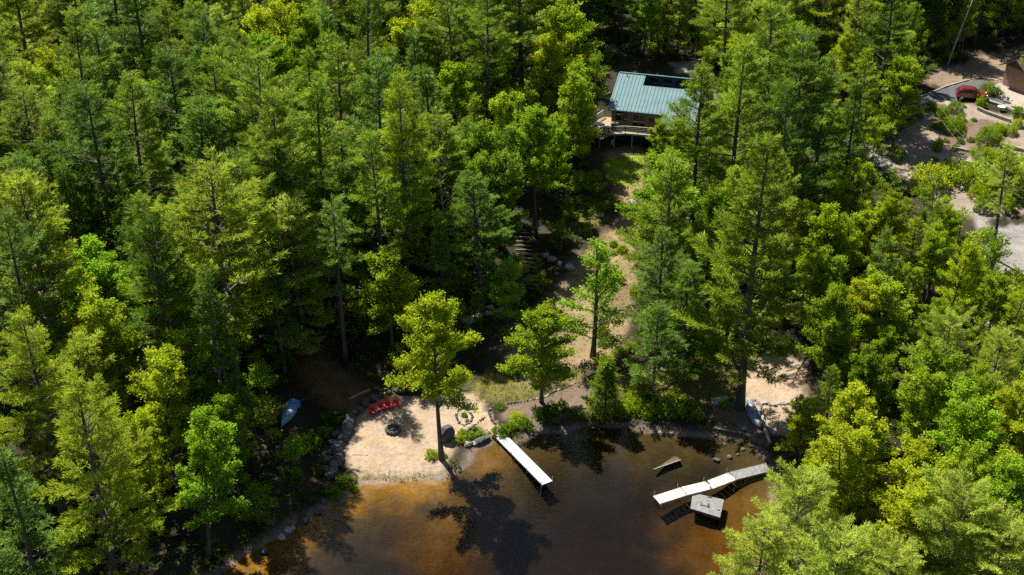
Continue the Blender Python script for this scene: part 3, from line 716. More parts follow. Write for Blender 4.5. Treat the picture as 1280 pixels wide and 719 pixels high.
for (x, y), z, s0, kd in zip(cand, HZ, S0, KD):
    if s0 < 2.0 or kd < 0.5: continue
    hb = random.choice([random.uniform(14, 20), random.uniform(18, 26), random.uniform(22, 29)])
    px, py = proj(x, y, z + hb * 0.7); tx, ty = proj(x, y, z + hb); bx, by = proj(x, y, z)
    if tx < -90 or tx > 1370 or by < -20 or ty > 735: continue
    right = (px > 985 and py > 200) or (px > 880 and py > 560)
    isb = random.random() < (0.72 if right else broad_share(px, py))
    if right: hb = random.uniform(7, 13)
    elif isb: hb = random.uniform(13, 18)
    sp = (2.0 if right else 2.95 if not isb else 3.2)
    if kd < 9 and not right: hb *= 0.85
    if any((x - a) ** 2 + (y - b) ** 2 < ((sp + r) * 0.82) ** 2 for a, b, r in taken): continue
    if hides(x, y, z, hb, 2.0 if right else 3.2) or shades(x, y, z, hb, 2.0 if right else 3.0): continue
    taken.append((x, y, sp))
    loc = Vector((x, y, z))
    if isb:
        if nfill['broad'] > 215: continue
        nfill['broad'] += 1
        tone = random.choice(['lime green', 'yellow-green', 'mid green', 'bright green', 'mid green'] if not right else ['olive', 'yellow-green', 'lime green', 'golden green'])
        plant(random.choice(BROAD), loc, hb, jitcol(TONE[tone]), 'broadleaf_tree', 'tree', f'{tone} leafy tree', wide=random.uniform(0.85, 1.25), lean=(random.gauss(0, .04), random.gauss(0, .04)), group='broadleaf trees')
    elif random.random() < 0.24:
        nfill['spruce'] += 1
        tone = random.choice(['deep green', 'blue-green', 'olive'])
        plant(random.choice(SPRUCE), loc, hb * 0.9, jitcol(TONE[tone]), 'spruce_tree', 'spruce tree', f'{tone} spruce', wide=random.uniform(0.95, 1.2), group='spruces')
    else:
        if nfill['pine'] > 262: continue
        nfill['pine'] += 1
        tone = random.choice(['olive', 'olive', 'olive', 'blue-green', 'golden green', 'pale green', 'deep green'] if not right else ['olive', 'golden green', 'pale green'])
        plant(random.choice(PINES), loc, hb, jitcol(TONE[tone]), 'pine_tree', 'pine tree', f'{tone} white pine', wide=random.uniform(0.9, 1.4), lean=(random.gauss(0, .025), random.gauss(0, .025)), group='white pines')

# understory saplings at the forest edge
nsap = 0
for (x, y), z, s0, kd in zip(cand[::-1], HZ[::-1], S0[::-1], KD[::-1]):
    if nsap >= 150: break
    if s0 < 1.5 or kd < 0.2 or kd > 9: continue
    px, py = proj(x, y, z + 3)
    if not (-10 < px < 1290 and 0 < py < 720): continue
    if any((x - a) ** 2 + (y - b) ** 2 < 2.2 ** 2 for a, b, r in taken): continue
    taken.append((x, y, 1.0)); nsap += 1
    tone = random.choice(['mid green', 'bright green', 'lime green', 'mid green'])
    plant(random.choice(SAPLING), Vector((x, y, z)), random.uniform(2.5, 6), jitcol(TONE[tone]), 'sapling', 'sapling', f'{tone} sapling', wide=random.uniform(0.9, 1.3), group='saplings')

# undergrowth: low ferns and seedlings nobody could count
def undergrowth():
    rng = np.random.RandomState(55)
    c = np.stack([rng.uniform(-90, 100, 28000), rng.uniform(80, 240, 28000)], 1)
    s0 = sdist(c[:, 0], c[:, 1], LAKE); kd = np.min([sdist(c[:, 0], c[:, 1], k) for k in KEEP], 0)
    cl = np.clip(0.65 + noise(c[:, 0], c[:, 1], 8, 2), 0.25, 1)
    ok = (s0 > 0.8) & (kd > 0.0) & (rng.rand(len(c)) < cl)
    ed = (s0 > 0.3) & (s0 < 1.6) & (sdist(c[:, 0], c[:, 1], BEACH) > 0.6)
    c = c[ok | ed]; z = height(c[:, 0], c[:, 1])
    T = []
    for (x, y), zz in zip(c, z):
        t = rng.uniform(0.6, 1.3); hh = rng.uniform(0.1, 0.9)
        for _ in range(3):
            d = norm(np.array([rng.normal(), rng.normal(), 1.2]))
            T.append((np.array([x + rng.normal(0, 0.3), y + rng.normal(0, 0.3), zz + hh * rng.rand()]), d, t))
    return crown_mesh('undergrowth', [expand(T, 5, 0.8, 0.34, 0.10, rng, 0.4, 0.12)], M_leaf)
u = link(bpy.data.objects.new('undergrowth', undergrowth())); u.color = (0.10, 0.16, 0.012, 1); tag(u, 'low green ferns and seedlings covering the forest floor', 'undergrowth', kind='stuff')

def grass_blades():
    rng = np.random.RandomState(56); T = []
    for n, c, s, q in COV:
        if c not in (GRASS, DRYGRASS, STRAW): continue
        xs = [p[0] for p in q]; ys = [p[1] for p in q]
        m = int(min(5200, (max(xs) - min(xs)) * (max(ys) - min(ys)) * (9 if c != STRAW else 3)))
        c2 = np.stack([rng.uniform(min(xs), max(xs), m), rng.uniform(min(ys), max(ys), m)], 1)
        ok = sdist(c2[:, 0], c2[:, 1], q) < 0.3; c2 = c2[ok]
        z = height(c2[:, 0], c2[:, 1])
        for (x, y), zz in zip(c2, z):
            T.append((np.array([x, y, zz - 0.02]), norm(np.array([rng.normal(0, .5), rng.normal(0, .5), 1.0])), rng.uniform(0.7, 1.4)))
    return crown_mesh('grass', [expand(T, 3, 0.35, 0.26, 0.035, rng, 0.1, 0.1)], M_leaf)
g = link(bpy.data.objects.new('grass', grass_blades())); g.color = (0.18, 0.19, 0.035, 1); tag(g, 'dry yellow-green grass tufts on the slope and by the shore', 'grass', kind='stuff')

# ------------------------------------------------------------------ rocks
def rock_mesh(seed, mat, flat=0.7, sub=3):
    rng = random.Random(seed)
    bm = bmesh.new(); bmesh.ops.create_icosphere(bm, subdivisions=sub, radius=0.5)
    offs = [Vector((rng.gauss(0, 1), rng.gauss(0, 1), rng.gauss(0, 1))).normalized() for _ in range(9)]
    cut = [rng.uniform(0.30, 0.45) for _ in offs]
    for v in bm.verts:
        for o, c in zip(offs, cut):
            d = v.co.dot(o)
            if d > c: v.co -= o * (d - c) * 0.85
        v.co *= 1 + 0.05 * math.sin(v.co.x * 17 + seed) + 0.04 * math.sin(v.co.y * 23 + v.co.z * 13)
        v.co.z *= flat
    me = bpy.data.meshes.new('boulder'); bm.to_mesh(me); bm.free(); me.materials.append(mat)
    return me
ROCKS = [rock_mesh(i, M_rock, 0.85) for i in range(5)]; PALES = [rock_mesh(20 + i, M_rock_pale, 0.7) for i in range(4)]
FLATS = [rock_mesh(40 + i, M_rock_pale, 0.45) for i in range(3)]
ORD = ['first','second','third','fourth','fifth','sixth','seventh','eighth','ninth','tenth','eleventh','twelfth','thirteenth','fourteenth','fifteenth','sixteenth',
       'seventeenth','eighteenth','nineteenth','twentieth','twenty-first','twenty-second','twenty-third','twenty-fourth','twenty-fifth','twenty-sixth','twenty-seventh','twenty-eighth','twenty-ninth','thirtieth']
def rock(meshes, px, py, size, label, group=None, name='boulder', sink=0.25, sq=None):
    p = P(px, py)
    o = link(bpy.data.objects.new(name, random.choice(meshes)))
    z = max(p.z, -0.15)
    o.location = (p.x, p.y, z + size * (0.32 - sink)); o.rotation_euler = (random.uniform(-.3, .3), random.uniform(-.3, .3), random.uniform(0, 6.28))
    k = sq or (random.uniform(0.85, 1.25), random.uniform(0.8, 1.1), random.uniform(0.85, 1.15))
    o.scale = (size * k[0], size * k[1], size * k[2])
    return tag(o, label, 'boulder' if size > 0.6 else 'stone', group)
def polyline(pts, step):
    """points every step px along a pixel polyline"""
    out = []; acc = 0
    for (x0, y0), (x1, y1) in zip(pts, pts[1:]):
        L = math.hypot(x1 - x0, (y1 - y0) * 1.7)
        while acc < L:
            t = acc / L; out.append((x0 + (x1 - x0) * t, y0 + (y1 - y0) * t)); acc += step
        acc -= L
    return out
wall = polyline([(414,598),(420,580),(423,565),(426,553),(434,537),(440,523),(449,511),(462,502),(478,495),(497,489),(518,486),(534,487)], 10)
for i, (px, py) in enumerate(wall):
    big = 1.12 if i < 13 else 0.9
    rock(ROCKS, px + random.uniform(-2.5, 2.5), py + random.uniform(-2, 2), big * random.choice([0.75, 0.95, 1.0, 1.25]) * random.uniform(0.9, 1.15),
         f'grey boulder in the curved wall round the beach, {ORD[min(i, 29)]} from the lake end', 'boulders of the beach wall', sink=0.12)
for i, (px, py) in enumerate(polyline([(412,588),(414,572),(419,556),(426,540)], 19)):
    rock(ROCKS, px - 3, py, random.uniform(0.9, 1.3), f'grey boulder in the outer row behind the beach wall, {ORD[i]} from the lake', 'boulders of the outer row')
rock(ROCKS, 558, 549, 1.9, 'large grey squarish boulder standing behind the lone beach tree', sink=0.0, sq=(1.0, 0.85, 1.25))
rock(PALES, 567, 551, 0.8, 'small pale stone at the foot of the large beach boulder')
rock(FLATS, 899, 503, 1.7, 'flat whitish slab of rock on the grass near the tallest pine', sink=0.15)
for (px, py, s, l) in ((823,537,0.75,'white stone farthest from the water of three at the shore'),(826,543,0.8,'white stone between its two neighbours at the water edge'),(838,542,0.85,'white stone standing in the water closest to the jointed dock')):
    rock(PALES, px, py, s, l, 'white stones at the shore')
rock(PALES, 768, 358, 1.3, 'lone pale rock on the straw slope beside the slim green tree')
rock(PALES, 756, 357, 0.7, 'small pale stone next to the lone rock on the straw slope')
rock(PALES, 792, 254, 1.3, 'grey rock at the top of the straw slope below the lawn')
rock(PALES, 778, 275, 0.9, 'smaller rock below the lawn on the straw slope')
for i, (px, py) in enumerate([(360,663),(366,660),(352,672),(380,652),(330,690),(272,716),(398,640),(404,628)]):
    rock(PALES if i < 3 else ROCKS, px, py, random.uniform(0.6, 1.0), f'shore stone under the dark forest, {ORD[i]} of the scattered row by the amber shallows', 'shore stones')
# shaded rocks on the slope above the straw clearing
for i, (px, py) in enumerate([(612,385),(604,392),(596,398),(588,402),(740,262),(748,270),(735,256),(690,325),(682,320),(700,330),(712,335)]):
    rock(PALES, px, py, random.uniform(0.9, 1.7), f'grey ledge rock in the shade beside the log steps, {ORD[i]} of the outcrop', 'ledge rocks')
for i, (px, py) in enumerate([(905,560),(918,556),(928,566),(890,572),(912,575),(895,578),(922,572)]):
    p_ = at_z(px, py, -0.5); z_ = gh(p_[0], p_[1])
    o_ = link(bpy.data.objects.new('sunken_stone', random.choice(ROCKS))); sz = random.uniform(0.35, 0.75)
    o_.location = (p_[0], p_[1], z_ + sz * 0.08); o_.scale = (sz, sz, sz * 0.7); o_.rotation_euler = (0, 0, random.uniform(0, 6.28))
    tag(o_, f'sunken stone on the lake bed, {ORD[i]} of those showing through the brown water', 'stone', 'sunken stones')
# rubble wall on the terrace
for i, (px, py) in enumerate(polyline([(938,500),(950,504),(965,506),(990,506)], 5.5)):
    rock(PALES, px, py + random.uniform(-1.5, 1.5), random.uniform(0.45, 0.75), f'pale rubble stone in the low terrace wall, {ORD[i]} from the tarped boat', 'rubble stones of the terrace wall', name='stone')
for i, (px, py) in enumerate([(946,432),(952,437),(962,447),(989,452),(968,541),(936,543),(939,549),(913,548),(933,512),(930,536)]):
    rock(PALES, px, py, random.uniform(0.4, 0.8), f'loose pale stone near the sandy terrace, {ORD[i]} of the scatter', 'loose terrace stones', name='stone')

def ring(px_pts, step, label, name, cat='edging', size=(0.20, 0.34)):
    pts = polyline(px_pts, step); p0 = P(*pts[0])
    t = thing(name, label, cat, p0)
    for px, py in pts:
        p = P(px, py) - p0
        o = link(bpy.data.objects.new('stone', random.choice(PALES[:2] + ROCKS))); o.parent = t
        s = random.uniform(*size); o.location = (p.x, p.y, p.z + s * 0.12); o.scale = (s * 1.3, s, s); o.rotation_euler = (0, 0, random.uniform(0, 6.28))
    return t
ring([(574,512),(570,520),(573,528),(580,532),(588,528),(591,521),(586,514),(578,510)], 4.2, 'oval ring of stones round a small planting bed behind the boulder', 'stone_edging')
ring([(622,534),(614,525),(611,514),(616,508),(632,505),(655,502),(680,497),(692,490),(706,485),(722,478)], 4.2, 'long line of edging stones running past the lime green tree', 'stone_edging')
ring([(585,538),(595,530),(606,522)], 4.2, 'short line of edging stones beside the dock ramp', 'stone_edging')
ring([(584,556),(592,555),(602,551),(609,549)], 4.5, 'low dark stone wall between the beach and the dock ramp', 'stone_wall', 'wall', (0.5, 0.75))

# ------------------------------------------------------------------ shrubs
def shrub(px, py, h, tone, label, fam=SHRUB, group=None, wide=1.0, name='shrub', cat='shrub'):
    col = TONE[tone] if isinstance(tone, str) else tone
    return plant(random.choice(fam), P(px, py), h, jitcol(col, 0.08), name, cat, '', wide=wide, label=label, group=group, trunkname='stems', crownname='foliage')
shrub(645, 524, 0.7, (0.46, 0.52, 0.010), 'bright yellow round bush in the planting bed beside the dock ramp', CLIPPED, wide=1.25)
sh = [(690,518,2.2,'deep green'),(702,512,1.8,'mid green'),(678,522,1.8,'deep green'),(716,522,1.7,'mid green'),(730,524,1.4,'mid green'),(748,527,1.2,'mid green'),(778,520,1.7,'bright green'),(788,514,2.0,'lime green'),
      (800,516,2.0,'bright green'),(812,519,1.8,'lime green'),(824,520,2.0,'bright green'),(836,522,2.2,'bright green'),(850,523,2.1,'bright green'),(862,524,1.8,'mid green'),(872,526,1.7,'bright green'),(905,512,1.3,'bright green'),
      (792,500,1.6,'lime green'),(815,505,1.7,'mid green'),(840,508,1.7,'lime green'),(860,512,1.5,'mid green')]
for i, (px, py, h, t) in enumerate(sh):
    shrub(px, py - (3.5 if px > 760 else 1), h * 0.62, t, f'{t} shore shrub, {ORD[i]} along the bank from the straight dock', group='shore shrubs', wide=1.1)
for i, (px, py, h, t) in enumerate([(578,543,0.7,'lime green'),(574,551,0.7,'yellow-green'),(600,544,0.6,'bright green'),(590,545,0.5,'lime green'),(594,537,0.4,'mid green'),(580,520,0.5,'mid green'),(584,527,0.4,'mid green'),(626,543,1.0,'mid green'),(634,540,0.9,'mid green'),(640,535,0.8,'bright green'),(655,533,0.9,'mid green'),(540,570,0.7,'lime green'),(556,571,0.5,'mid green'),(625,510,0.6,'mid green')]):
    shrub(px, py, h, t, f'small {t} plant in the beds round the dock ramp, {ORD[i]} of the planting', group='bed plants', name='bed_plant', cat='plant')
for i, (px, py, h, t) in enumerate([(405,545,1.0,'mid green'),(416,525,1.0,'deep green'),(392,556,1.4,'deep green'),(432,604,0.8,'mid green'),(424,610,0.8,'deep green'),(442,612,0.5,'lime green'),(380,560,1.3,'mid green'),(418,618,0.8,'mid green'),(398,590,0.9,'deep green')]):  # deep greens put this clump's shade into the leaf colour
    shrub(px, py, h, t, f'{t} shrub behind the beach boulders, {ORD[i]} of that clump', group='shrubs behind the beach wall', wide=1.1)
for i, (px, py, h, t, w) in enumerate([(1193,139,1.5,'mid green',1.2),(1178,146,1.3,'mid green',1.2),(1190,163,1.9,'mid green',1.8),(1234,176,1.9,'mid green',1.6),(1226,133,1.7,'lime green',1.0),(1233,117,1.5,'mid green',1.2),(1243,119,1.3,'deep green',1.1),(1250,120,0.9,'yellow-green',1.1),
        (1163,136,1.2,'mid green',1.2),(1248,165,1.3,'golden green',1.3),(1262,167,1.3,'golden green',1.4),(1272,159,1.3,'yellow-green',1.1),(1272,145,1.4,'mid green',1.1),(1120,198,1.6,'mid green',1.3),(1172,186,1.7,'yellow-green',1.0),(1222,245,1.6,'golden green',1.3),(1228,198,1.6,'olive',1.8),(1246,206,1.8,'golden green',1.6)]):
    shrub(px, py, h, t, f'rounded {t} garden bush below the driveway, {ORD[i]} of the garden bushes', CLIPPED if w > 1.05 else SHRUB, group='garden bushes', wide=w * 0.6, name='garden_bush', cat='bush')
for i, (px, py, h, t, w) in enumerate([(1205,232,2.6,'golden green',1.1),(1222,222,2.2,'pale green',1.2),(1242,238,3.0,'pale green',1.2),(1262,232,2.6,'golden green',1.2),(1275,250,2.6,'pale green',1.2),(1255,262,2.2,'golden green',1.2),(1228,262,2.4,'olive',1.1),(1185,222,2.4,'golden green',1.2),
        (1165,228,2.4,'yellow-green',1.2),(1150,240,2.2,'golden green',1.2),(1278,212,2.4,'pale green',1.1),(1235,300,1.8,'lime green',1.0),(1180,275,2.0,'olive',1.1),(1262,362,2.6,'pale green',1.2),(1280,385,2.6,'pale green',1.2),(1240,372,2.4,'golden green',1.2),(1268,405,2.8,'pale green',1.2)]):
    shrub(px, py, h, t, f'tall loose {t} bush around the gravel road, {ORD[i]} of the roadside bushes', group='roadside bushes', wide=w * 0.9)
for i in range(26):
    px, py = random.uniform(1160, 1268), random.uniform(132, 205)
    shrub(px, py, random.uniform(0.35, 0.6), random.choice(['mid green', 'olive', 'deep green']), f'small perennial tuft in the gravel garden, {ORD[i]} of the low planting', CLIPPED, group='garden perennials', name='perennial_tuft', cat='plant')

rb = random.Random(5); nb_ = 0
for k in range(400):
    if nb_ >= 44: break
    px, py = rb.uniform(630, 815), rb.uniform(235, 475)
    edge = (py < 300 and 690 < px < 800) or (740 < px < 800 and 300 < py < 470 and rb.random() < .5) or (630 < px < 700 and 380 < py < 470)
    if not edge: continue
    tone = rb.choice(['mid green', 'golden green', 'olive', 'lime green']); 
    shrub(px, py, rb.uniform(0.5, 1.2), tone, f'low {tone} brush on the straw slope, {"number " if False else ""}{ORD[nb_ % 30]} {"uphill" if nb_ >= 30 else "clump"} of the slope brush', group='slope brush', wide=1.2); nb_ += 1

# ------------------------------------------------------------------ docks
def dock_section(parent, a, b, w, mat, z0, name='deck_section', plank=None):
    a = Vector((*a[:2], 0)); b = Vector((*b[:2], 0)); L = (b - a).length; d = (b - a).normalized(); s = Vector((-d.y, d.x, 0))
    mb = MB()
    n = max(2, int(L / (plank or 0.30))); st = L / n
    for i in range(n):
        c = a + d * (i + 0.5) * st; j = random.uniform(-0.004, 0.004)
        mb.bar(c - s * (w / 2) + Vector((0, 0, z0 + j)), c + s * (w / 2) + Vector((0, 0, z0 + j)), st - 0.022, 0.035)
    sec = mb.build(name, mat, parent)
    fr = MB()
    for k in (-1, 1):
        fr.bar(a + s * (k * (w / 2 - 0.03)) + Vector((0, 0, z0 - 0.10)), b + s * (k * (w / 2 - 0.03)) + Vector((0, 0, z0 - 0.10)), 0.05, 0.15)
    fr.build('side_beam', mat, sec)
    return d, s
def post(parent, p, top=0.9):
    z = min(gh(p[0], p[1]), -0.1)
    MB().tube([(p[0], p[1], z - 0.2), (p[0], p[1], top)], 0.03, 6).build('post', M_steel, parent, True)
t = thing('straight_dock', 'long straight white dock on pipe posts reaching out from the beach', 'dock')
A = at_z(626, 545, 0.45); B = at_z(684.5, 603.8, 0.45)
for i in range(3):
    a = A + (B - A) * (i / 3 + (0.002 if i else 0)); b = A + (B - A) * ((i + 1) / 3 - 0.002)
    d, s = dock_section(t, a, b, 1.15, M_dockwhite, 0.43)
for f in (0.02, 0.36, 0.68, 0.985):
    for k in (-1, 1):
        p = Vector(A) + (Vector(B) - Vector(A)) * f + s * (k * 0.62); post(t, p, 0.85)
# ramp
dA = (Vector(B) - Vector(A)).normalized(); q = Vector(A) - dA * 0.05; q2 = q - dA * 1.7; g2 = gh(q2.x, q2.y)
mb = MB(); n = 9
for i in range(n):
    f = (i + .5) / n; c = q.lerp(q2, f); c.z = 0.40 + (g2 + 0.06 - 0.40) * f
    mb.bar(c - s * 0.68, c + s * 0.68, 1.7 / n - 0.012, 0.04)
mb.build('ramp', M_rampwood, t)

t = thing('jointed_dock', 'jointed dock of cream sections ending in grey weathered planks', 'dock')
pts = [at_z(820.5, 625, 0.45), at_z(855, 614, 0.45), at_z(886, 606.5, 0.45), at_z(916, 595, 0.45), at_z(962, 583, 0.5)]
mats = [M_dockcream, M_dockcream, M_dockcream, M_weather]
for i in range(4):
    d, s = dock_section(t, pts[i], pts[i + 1] - (pts[i + 1] - pts[i]) * 0.01, 1.25, mats[i], 0.43 + 0.02 * (i % 2), plank=0.5 if i < 3 else 0.22)
    if i == 3: t.children[-1]['label'] = 'weathered grey plank section'
    for k in (-1, 1):
        for f in ((0.06, 0.9) if i == 0 else (0.92,)):
            p = Vector(pts[i]) + (Vector(pts[i + 1]) - Vector(pts[i])) * f + s * (k * 0.66); post(t, p, 0.95)
# mooring fender on a post near the bend
p = Vector(pts[2]) + Vector((-.15, .55, 0)); MB().tube([(p.x, p.y, 0.47), (p.x, p.y, 0.95), (p.x, p.y, 1.2)], [0.10, 0.10, 0.03], 8).build('post_cap', M_black, t, True)

# square raft
t = thing('plank_raft', 'square weathered plank raft floating beside the jointed dock', 'raft')
c = [Vector(at_z(*q, 0.28)) for q in ((866,616),(905,624.5),(900,647),(863,635.5))]
mb = MB(); n = 12
for i in range(n):
    f0, f1 = i / n + 0.004, (i + 1) / n - 0.004
    a0, a1 = c[0].lerp(c[3], f0), c[0].lerp(c[3], f1); b0, b1 = c[1].lerp(c[2], f0), c[1].lerp(c[2], f1)
    z = Vector((0, 0, -0.04))
    mb.add([a0, b0, b1, a1, a0 + z, b0 + z, b1 + z, a1 + z], [(0,1,2,3),(7,6,5,4),(0,4,5,1),(1,5,6,2),(2,6,7,3),(3,7,4,0)])
mb.build('deck_planks', M_weather, t)
mb = MB(); cc = (c[0] + c[1] + c[2] + c[3]) / 4
ins = [cc.lerp(q, 0.97) for q in c]
mb.add([q + Vector((0, 0, -0.05)) for q in ins] + [q + Vector((0, 0, -0.45)) for q in ins], [(0,1,2,3),(7,6,5,4),(0,4,5,1),(1,5,6,2),(2,6,7,3),(3,7,4,0)])
mb.build('float_frame', M_darkwood, t)
mb = MB(); u_ = (c[1] - c[0]).normalized(); v_ = (c[3] - c[0]).normalized(); zz = Vector((0, 0, 0.03))
o_ = c[0] + u_ * 0.9 + v_ * 1.5 + zz
mb.bar(o_, o_ + u_ * 0.7 + v_ * 0.12, 0.05, 0.05); mb.bar(o_ + v_ * -0.3, o_ + v_ * 0.25, 0.05, 0.05); mb.bar(o_ + u_ * 0.7 - v_ * 0.35, o_ + u_ * 0.75 + v_ * 0.2, 0.16, 0.06)
mb.build('boarding_ladder', M_black, t)
mb = MB(); o_ = c[0] + u_ * 1.5 + v_ * 0.12 + zz; mb.bar(o_, o_ + u_ * 0.35, 0.2, 0.05); mb.build('hinge_plate', M_black, t)
mb = MB(); o_ = c[1] + v_ * 1.7 - u_ * 0.25 + zz; mb.bar(o_, o_ - u_ * 0.25, 0.12, 0.05); mb.build('cleat', M_darkwood, t)

# half-sunken float panel
t = thing('sunken_raft', 'half-sunken wooden raft with one pale edge above the water', 'raft')
a = Vector(at_z(817, 587, 0.05)); b = Vector(at_z(851, 575, 0.05)); c3 = Vector(at_z(842, 570, -0.25))
MB().bar(a, b, 0.10, 0.08).build('edge_beam', M_weather, t)
a2, b2 = a - Vector((0, 0, .06)), b - Vector((0, 0, .06)); m_ = c3
MB().add([a2, b2, m_ + Vector((.3, .1, -.1)), m_, a2 - Vector((0, 0, .05)), b2 - Vector((0, 0, .05)), m_ + Vector((.3, .1, -.15)), m_ - Vector((0, 0, .05))],
         [(0,1,2,3),(7,6,5,4),(0,4,5,1),(1,5,6,2),(2,6,7,3),(3,7,4,0)]).build('boards', simple('waterlogged_boards', (0.10, 0.072, 0.035), 0.8, 0.3, 3), t)

# ------------------------------------------------------------------ red garden chairs
def make_chair(loc, rz, label):
    t = thing('garden_chair', label, 'chair', loc, rz, 'red garden chairs')   # faces -Y
    mb = MB()
    for i in range(5):
        y = -0.25 + i * 0.115; mb.bar((-0.27, y, 0.40 - 0.045 * i), (0.27, y, 0.40 - 0.045 * i), 0.10, 0.025)
    mb.build('seat', M_red, t)
    mb = MB()
    for i in range(6):
        x = -0.25 + i * 0.10; hh = 0.98 - 0.012 * (i - 2.5) ** 2 * 2
        mb.bar((x * 0.9, 0.22, 0.20), (x * 1.08, 0.22 + 0.34 * hh, hh), 0.09, 0.022)
    mb.bar((-0.27, 0.33, 0.5), (0.27, 0.33, 0.5), 0.03, 0.08)
    mb.build('backrest', M_red, t)
    for k in (-1, 1):
        MB().bar((k * 0.36, -0.36, 0.585), (k * 0.34, 0.42, 0.555), 0.15, 0.028).build('armrest', M_red, t)
        MB().bar((k * 0.32, -0.30, 0.0), (k * 0.32, -0.30, 0.57), 0.10, 0.03).build('leg', M_red, t)
        MB().bar((k * 0.29, -0.33, 0.38), (k * 0.29, 0.52, 0.03), 0.03, 0.12).build('leg', M_red, t)
    return t
for (px, py, a, l) in ((467.5,518,48,'red garden chair set lowest in the row, most turned, next to the boulders'),(476,513.5,26,'second red garden chair up from the lowest one, facing the fire pit'),
                       (485,511,18,'third red garden chair, just before the uppermost one'),(494.5,508,8,'uppermost red garden chair, closest to the lone tree')):
    make_chair(P(px, py), R(a), l)

# fire pit
p = P(491.5, 538.5)
t = thing('fire_pit', 'round stone fire pit in the sand in front of the red chairs', 'fire pit', p)
for i in range(13):
    a = i * 6.283 / 13
    o = link(bpy.data.objects.new('stone', ROCKS[i % 5])); o.parent = t; o.location = (0.68 * math.cos(a), 0.68 * math.sin(a), 0.14); o.scale = (0.42, 0.36, 0.5); o.rotation_euler = (0, 0, a + 1.57)
MB().tube([(0, 0, 0.0), (0, 0, 0.07)], 0.6, 14).build('ash_bed', M_ash, t)
mb = MB()
for a in (0.3, 1.4, 2.5): mb.tube([(-.4 * math.cos(a), -.4 * math.sin(a), .12), (.4 * math.cos(a), .4 * math.sin(a), .2)], 0.06, 6)
mb.build('charred_logs', M_black, t)

# ------------------------------------------------------------------ boats
def hull(Lh, W, Hh, mat, parent, name, n=12, m=9, bow=2.0, stern=0.55):
    """upturned hull, keel up, along +X (bow at +X)"""
    V = []; F = []
    for i in range(n + 1):
        u_ = i / n; x = Lh * (u_ - 0.5)
        wdt = W / 2 * min(1, (stern + (1 - stern) * min(1, u_ * 3))) * (1 - max(0, (u_ - 0.35) / 0.65) ** bow)
        wdt = max(wdt, 0.02); hh = Hh * (1 - 0.35 * max(0, (u_ - 0.5) / 0.5) ** 2)
        for j in range(m + 1):
            a = math.pi * j / m; V.append((x, wdt * math.cos(a), hh * math.sin(a) ** 0.75))
    for i in range(n):
        for j in range(m): F.append((i * (m + 1) + j, i * (m + 1) + j + 1, (i + 1) * (m + 1) + j + 1, (i + 1) * (m + 1) + j))
    F.append(tuple(range(m, -1, -1)))
    return MB().add(V, F).build(name, mat, parent, True)
p0, p1 = P(369, 505), P(352, 538); d = p1 - p0
t = thing('upturned_dinghy', 'pale blue upturned dinghy with a blue tarp on its stern lying in the dark woods', 'boat', (p0 + p1) / 2, math.atan2(d.y, d.x))
t.location.z += 0.25
hull(d.length * 0.95, 1.35, 0.55, M_hull, t, 'hull')
MB().tube([(-d.length * .45, 0, .55), (d.length * .42, 0, .40)], 0.03, 5).build('keel', M_hull, t)
hull(0.9, 1.55, 0.66, M_tarp, t, 'tarp', stern=0.9, bow=6).location = (-d.length * .36, 0, 0)
MB().tube([(-d.length * .5, .2, .1), (-d.length * .62, .9, .25)], 0.03, 5).build('oar', M_rampwood, t)
p0, p1 = P(937, 509), P(950, 537); d = p1 - p0
t = thing('tarped_boat', 'small boat under a slate blue tarp beside the tallest pine trunk', 'boat', (p0 + p1) / 2, math.atan2(d.y, d.x)); t.location.z += 0.1
hull(d.length * 1.05, 1.15, 0.75, M_greytarp, t, 'tarp', bow=4, stern=0.8)
MB().tube([(-d.length * .5, 0, .76), (d.length * .35, 0, .70)], 0.025, 5).build('ridge_cord', M_black, t)
mb = MB(); mb.bar((-d.length * .5, 0.62, 0.12), (d.length * .5, 0.45, 0.12), 0.08, 0.1); mb.build('gunwale', M_deckwood, t)

def timber(name, pts, w, h, mat, label, cat):
    ps = [P(*q) for q in pts]; mb = MB()
    for a, b in zip(ps, ps[1:]):
        a2 = a.copy(); b2 = b.copy(); a2.z = max(a.z, 0) + h * 0.45; b2.z = max(b.z, 0) + h * 0.45; mb.bar(a2, b2, w, h)
    return tag(mb.build(name, mat), label, cat)
timber('timber_edging', [(893,538),(930,545),(962,560)], 0.35, 0.4, M_darkwood, 'dark timber edging at the waterline below the tallest pine', 'timber')
timber('rail_timber', [(951,510),(954,530),(962,556)], 0.28, 0.3, M_deckwood, 'long grey rail timber lying alongside the tarped boat', 'timber')
timber('fallen_branch', [(452,521.5),(460,518)], 0.06, 0.06, M_deadwood, 'short fallen branch on the sand near the lowest red chair', 'branch')
timber('driftwood_stick', [(440,568.5),(460,569)], 0.05, 0.05, M_deadwood, 'thin driftwood stick lying on the beach sand', 'stick')
timber('fallen_log', [(590,398),(630,388)], 0.4, 0.35, M_deadwood, 'fallen grey log in the shade uphill of the lone beach tree', 'log')
timber('fallen_log', [(436,500),(452,492),(462,488)], 0.16, 0.16, M_deadwood, 'thin fallen log behind the beach wall above the red chairs', 'log')
p = P(972, 536); t = thing('signpost', 'thin dark post standing at the sandy terrace edge', 'post', p)
MB().tube([(0, 0, -.2), (0, 0, 1.7)], 0.04, 6).build('pole', M_darkwood, t); MB().box((0, 0, 1.66), (.12, .1, .1)).build('cap', M_darkwood, t)

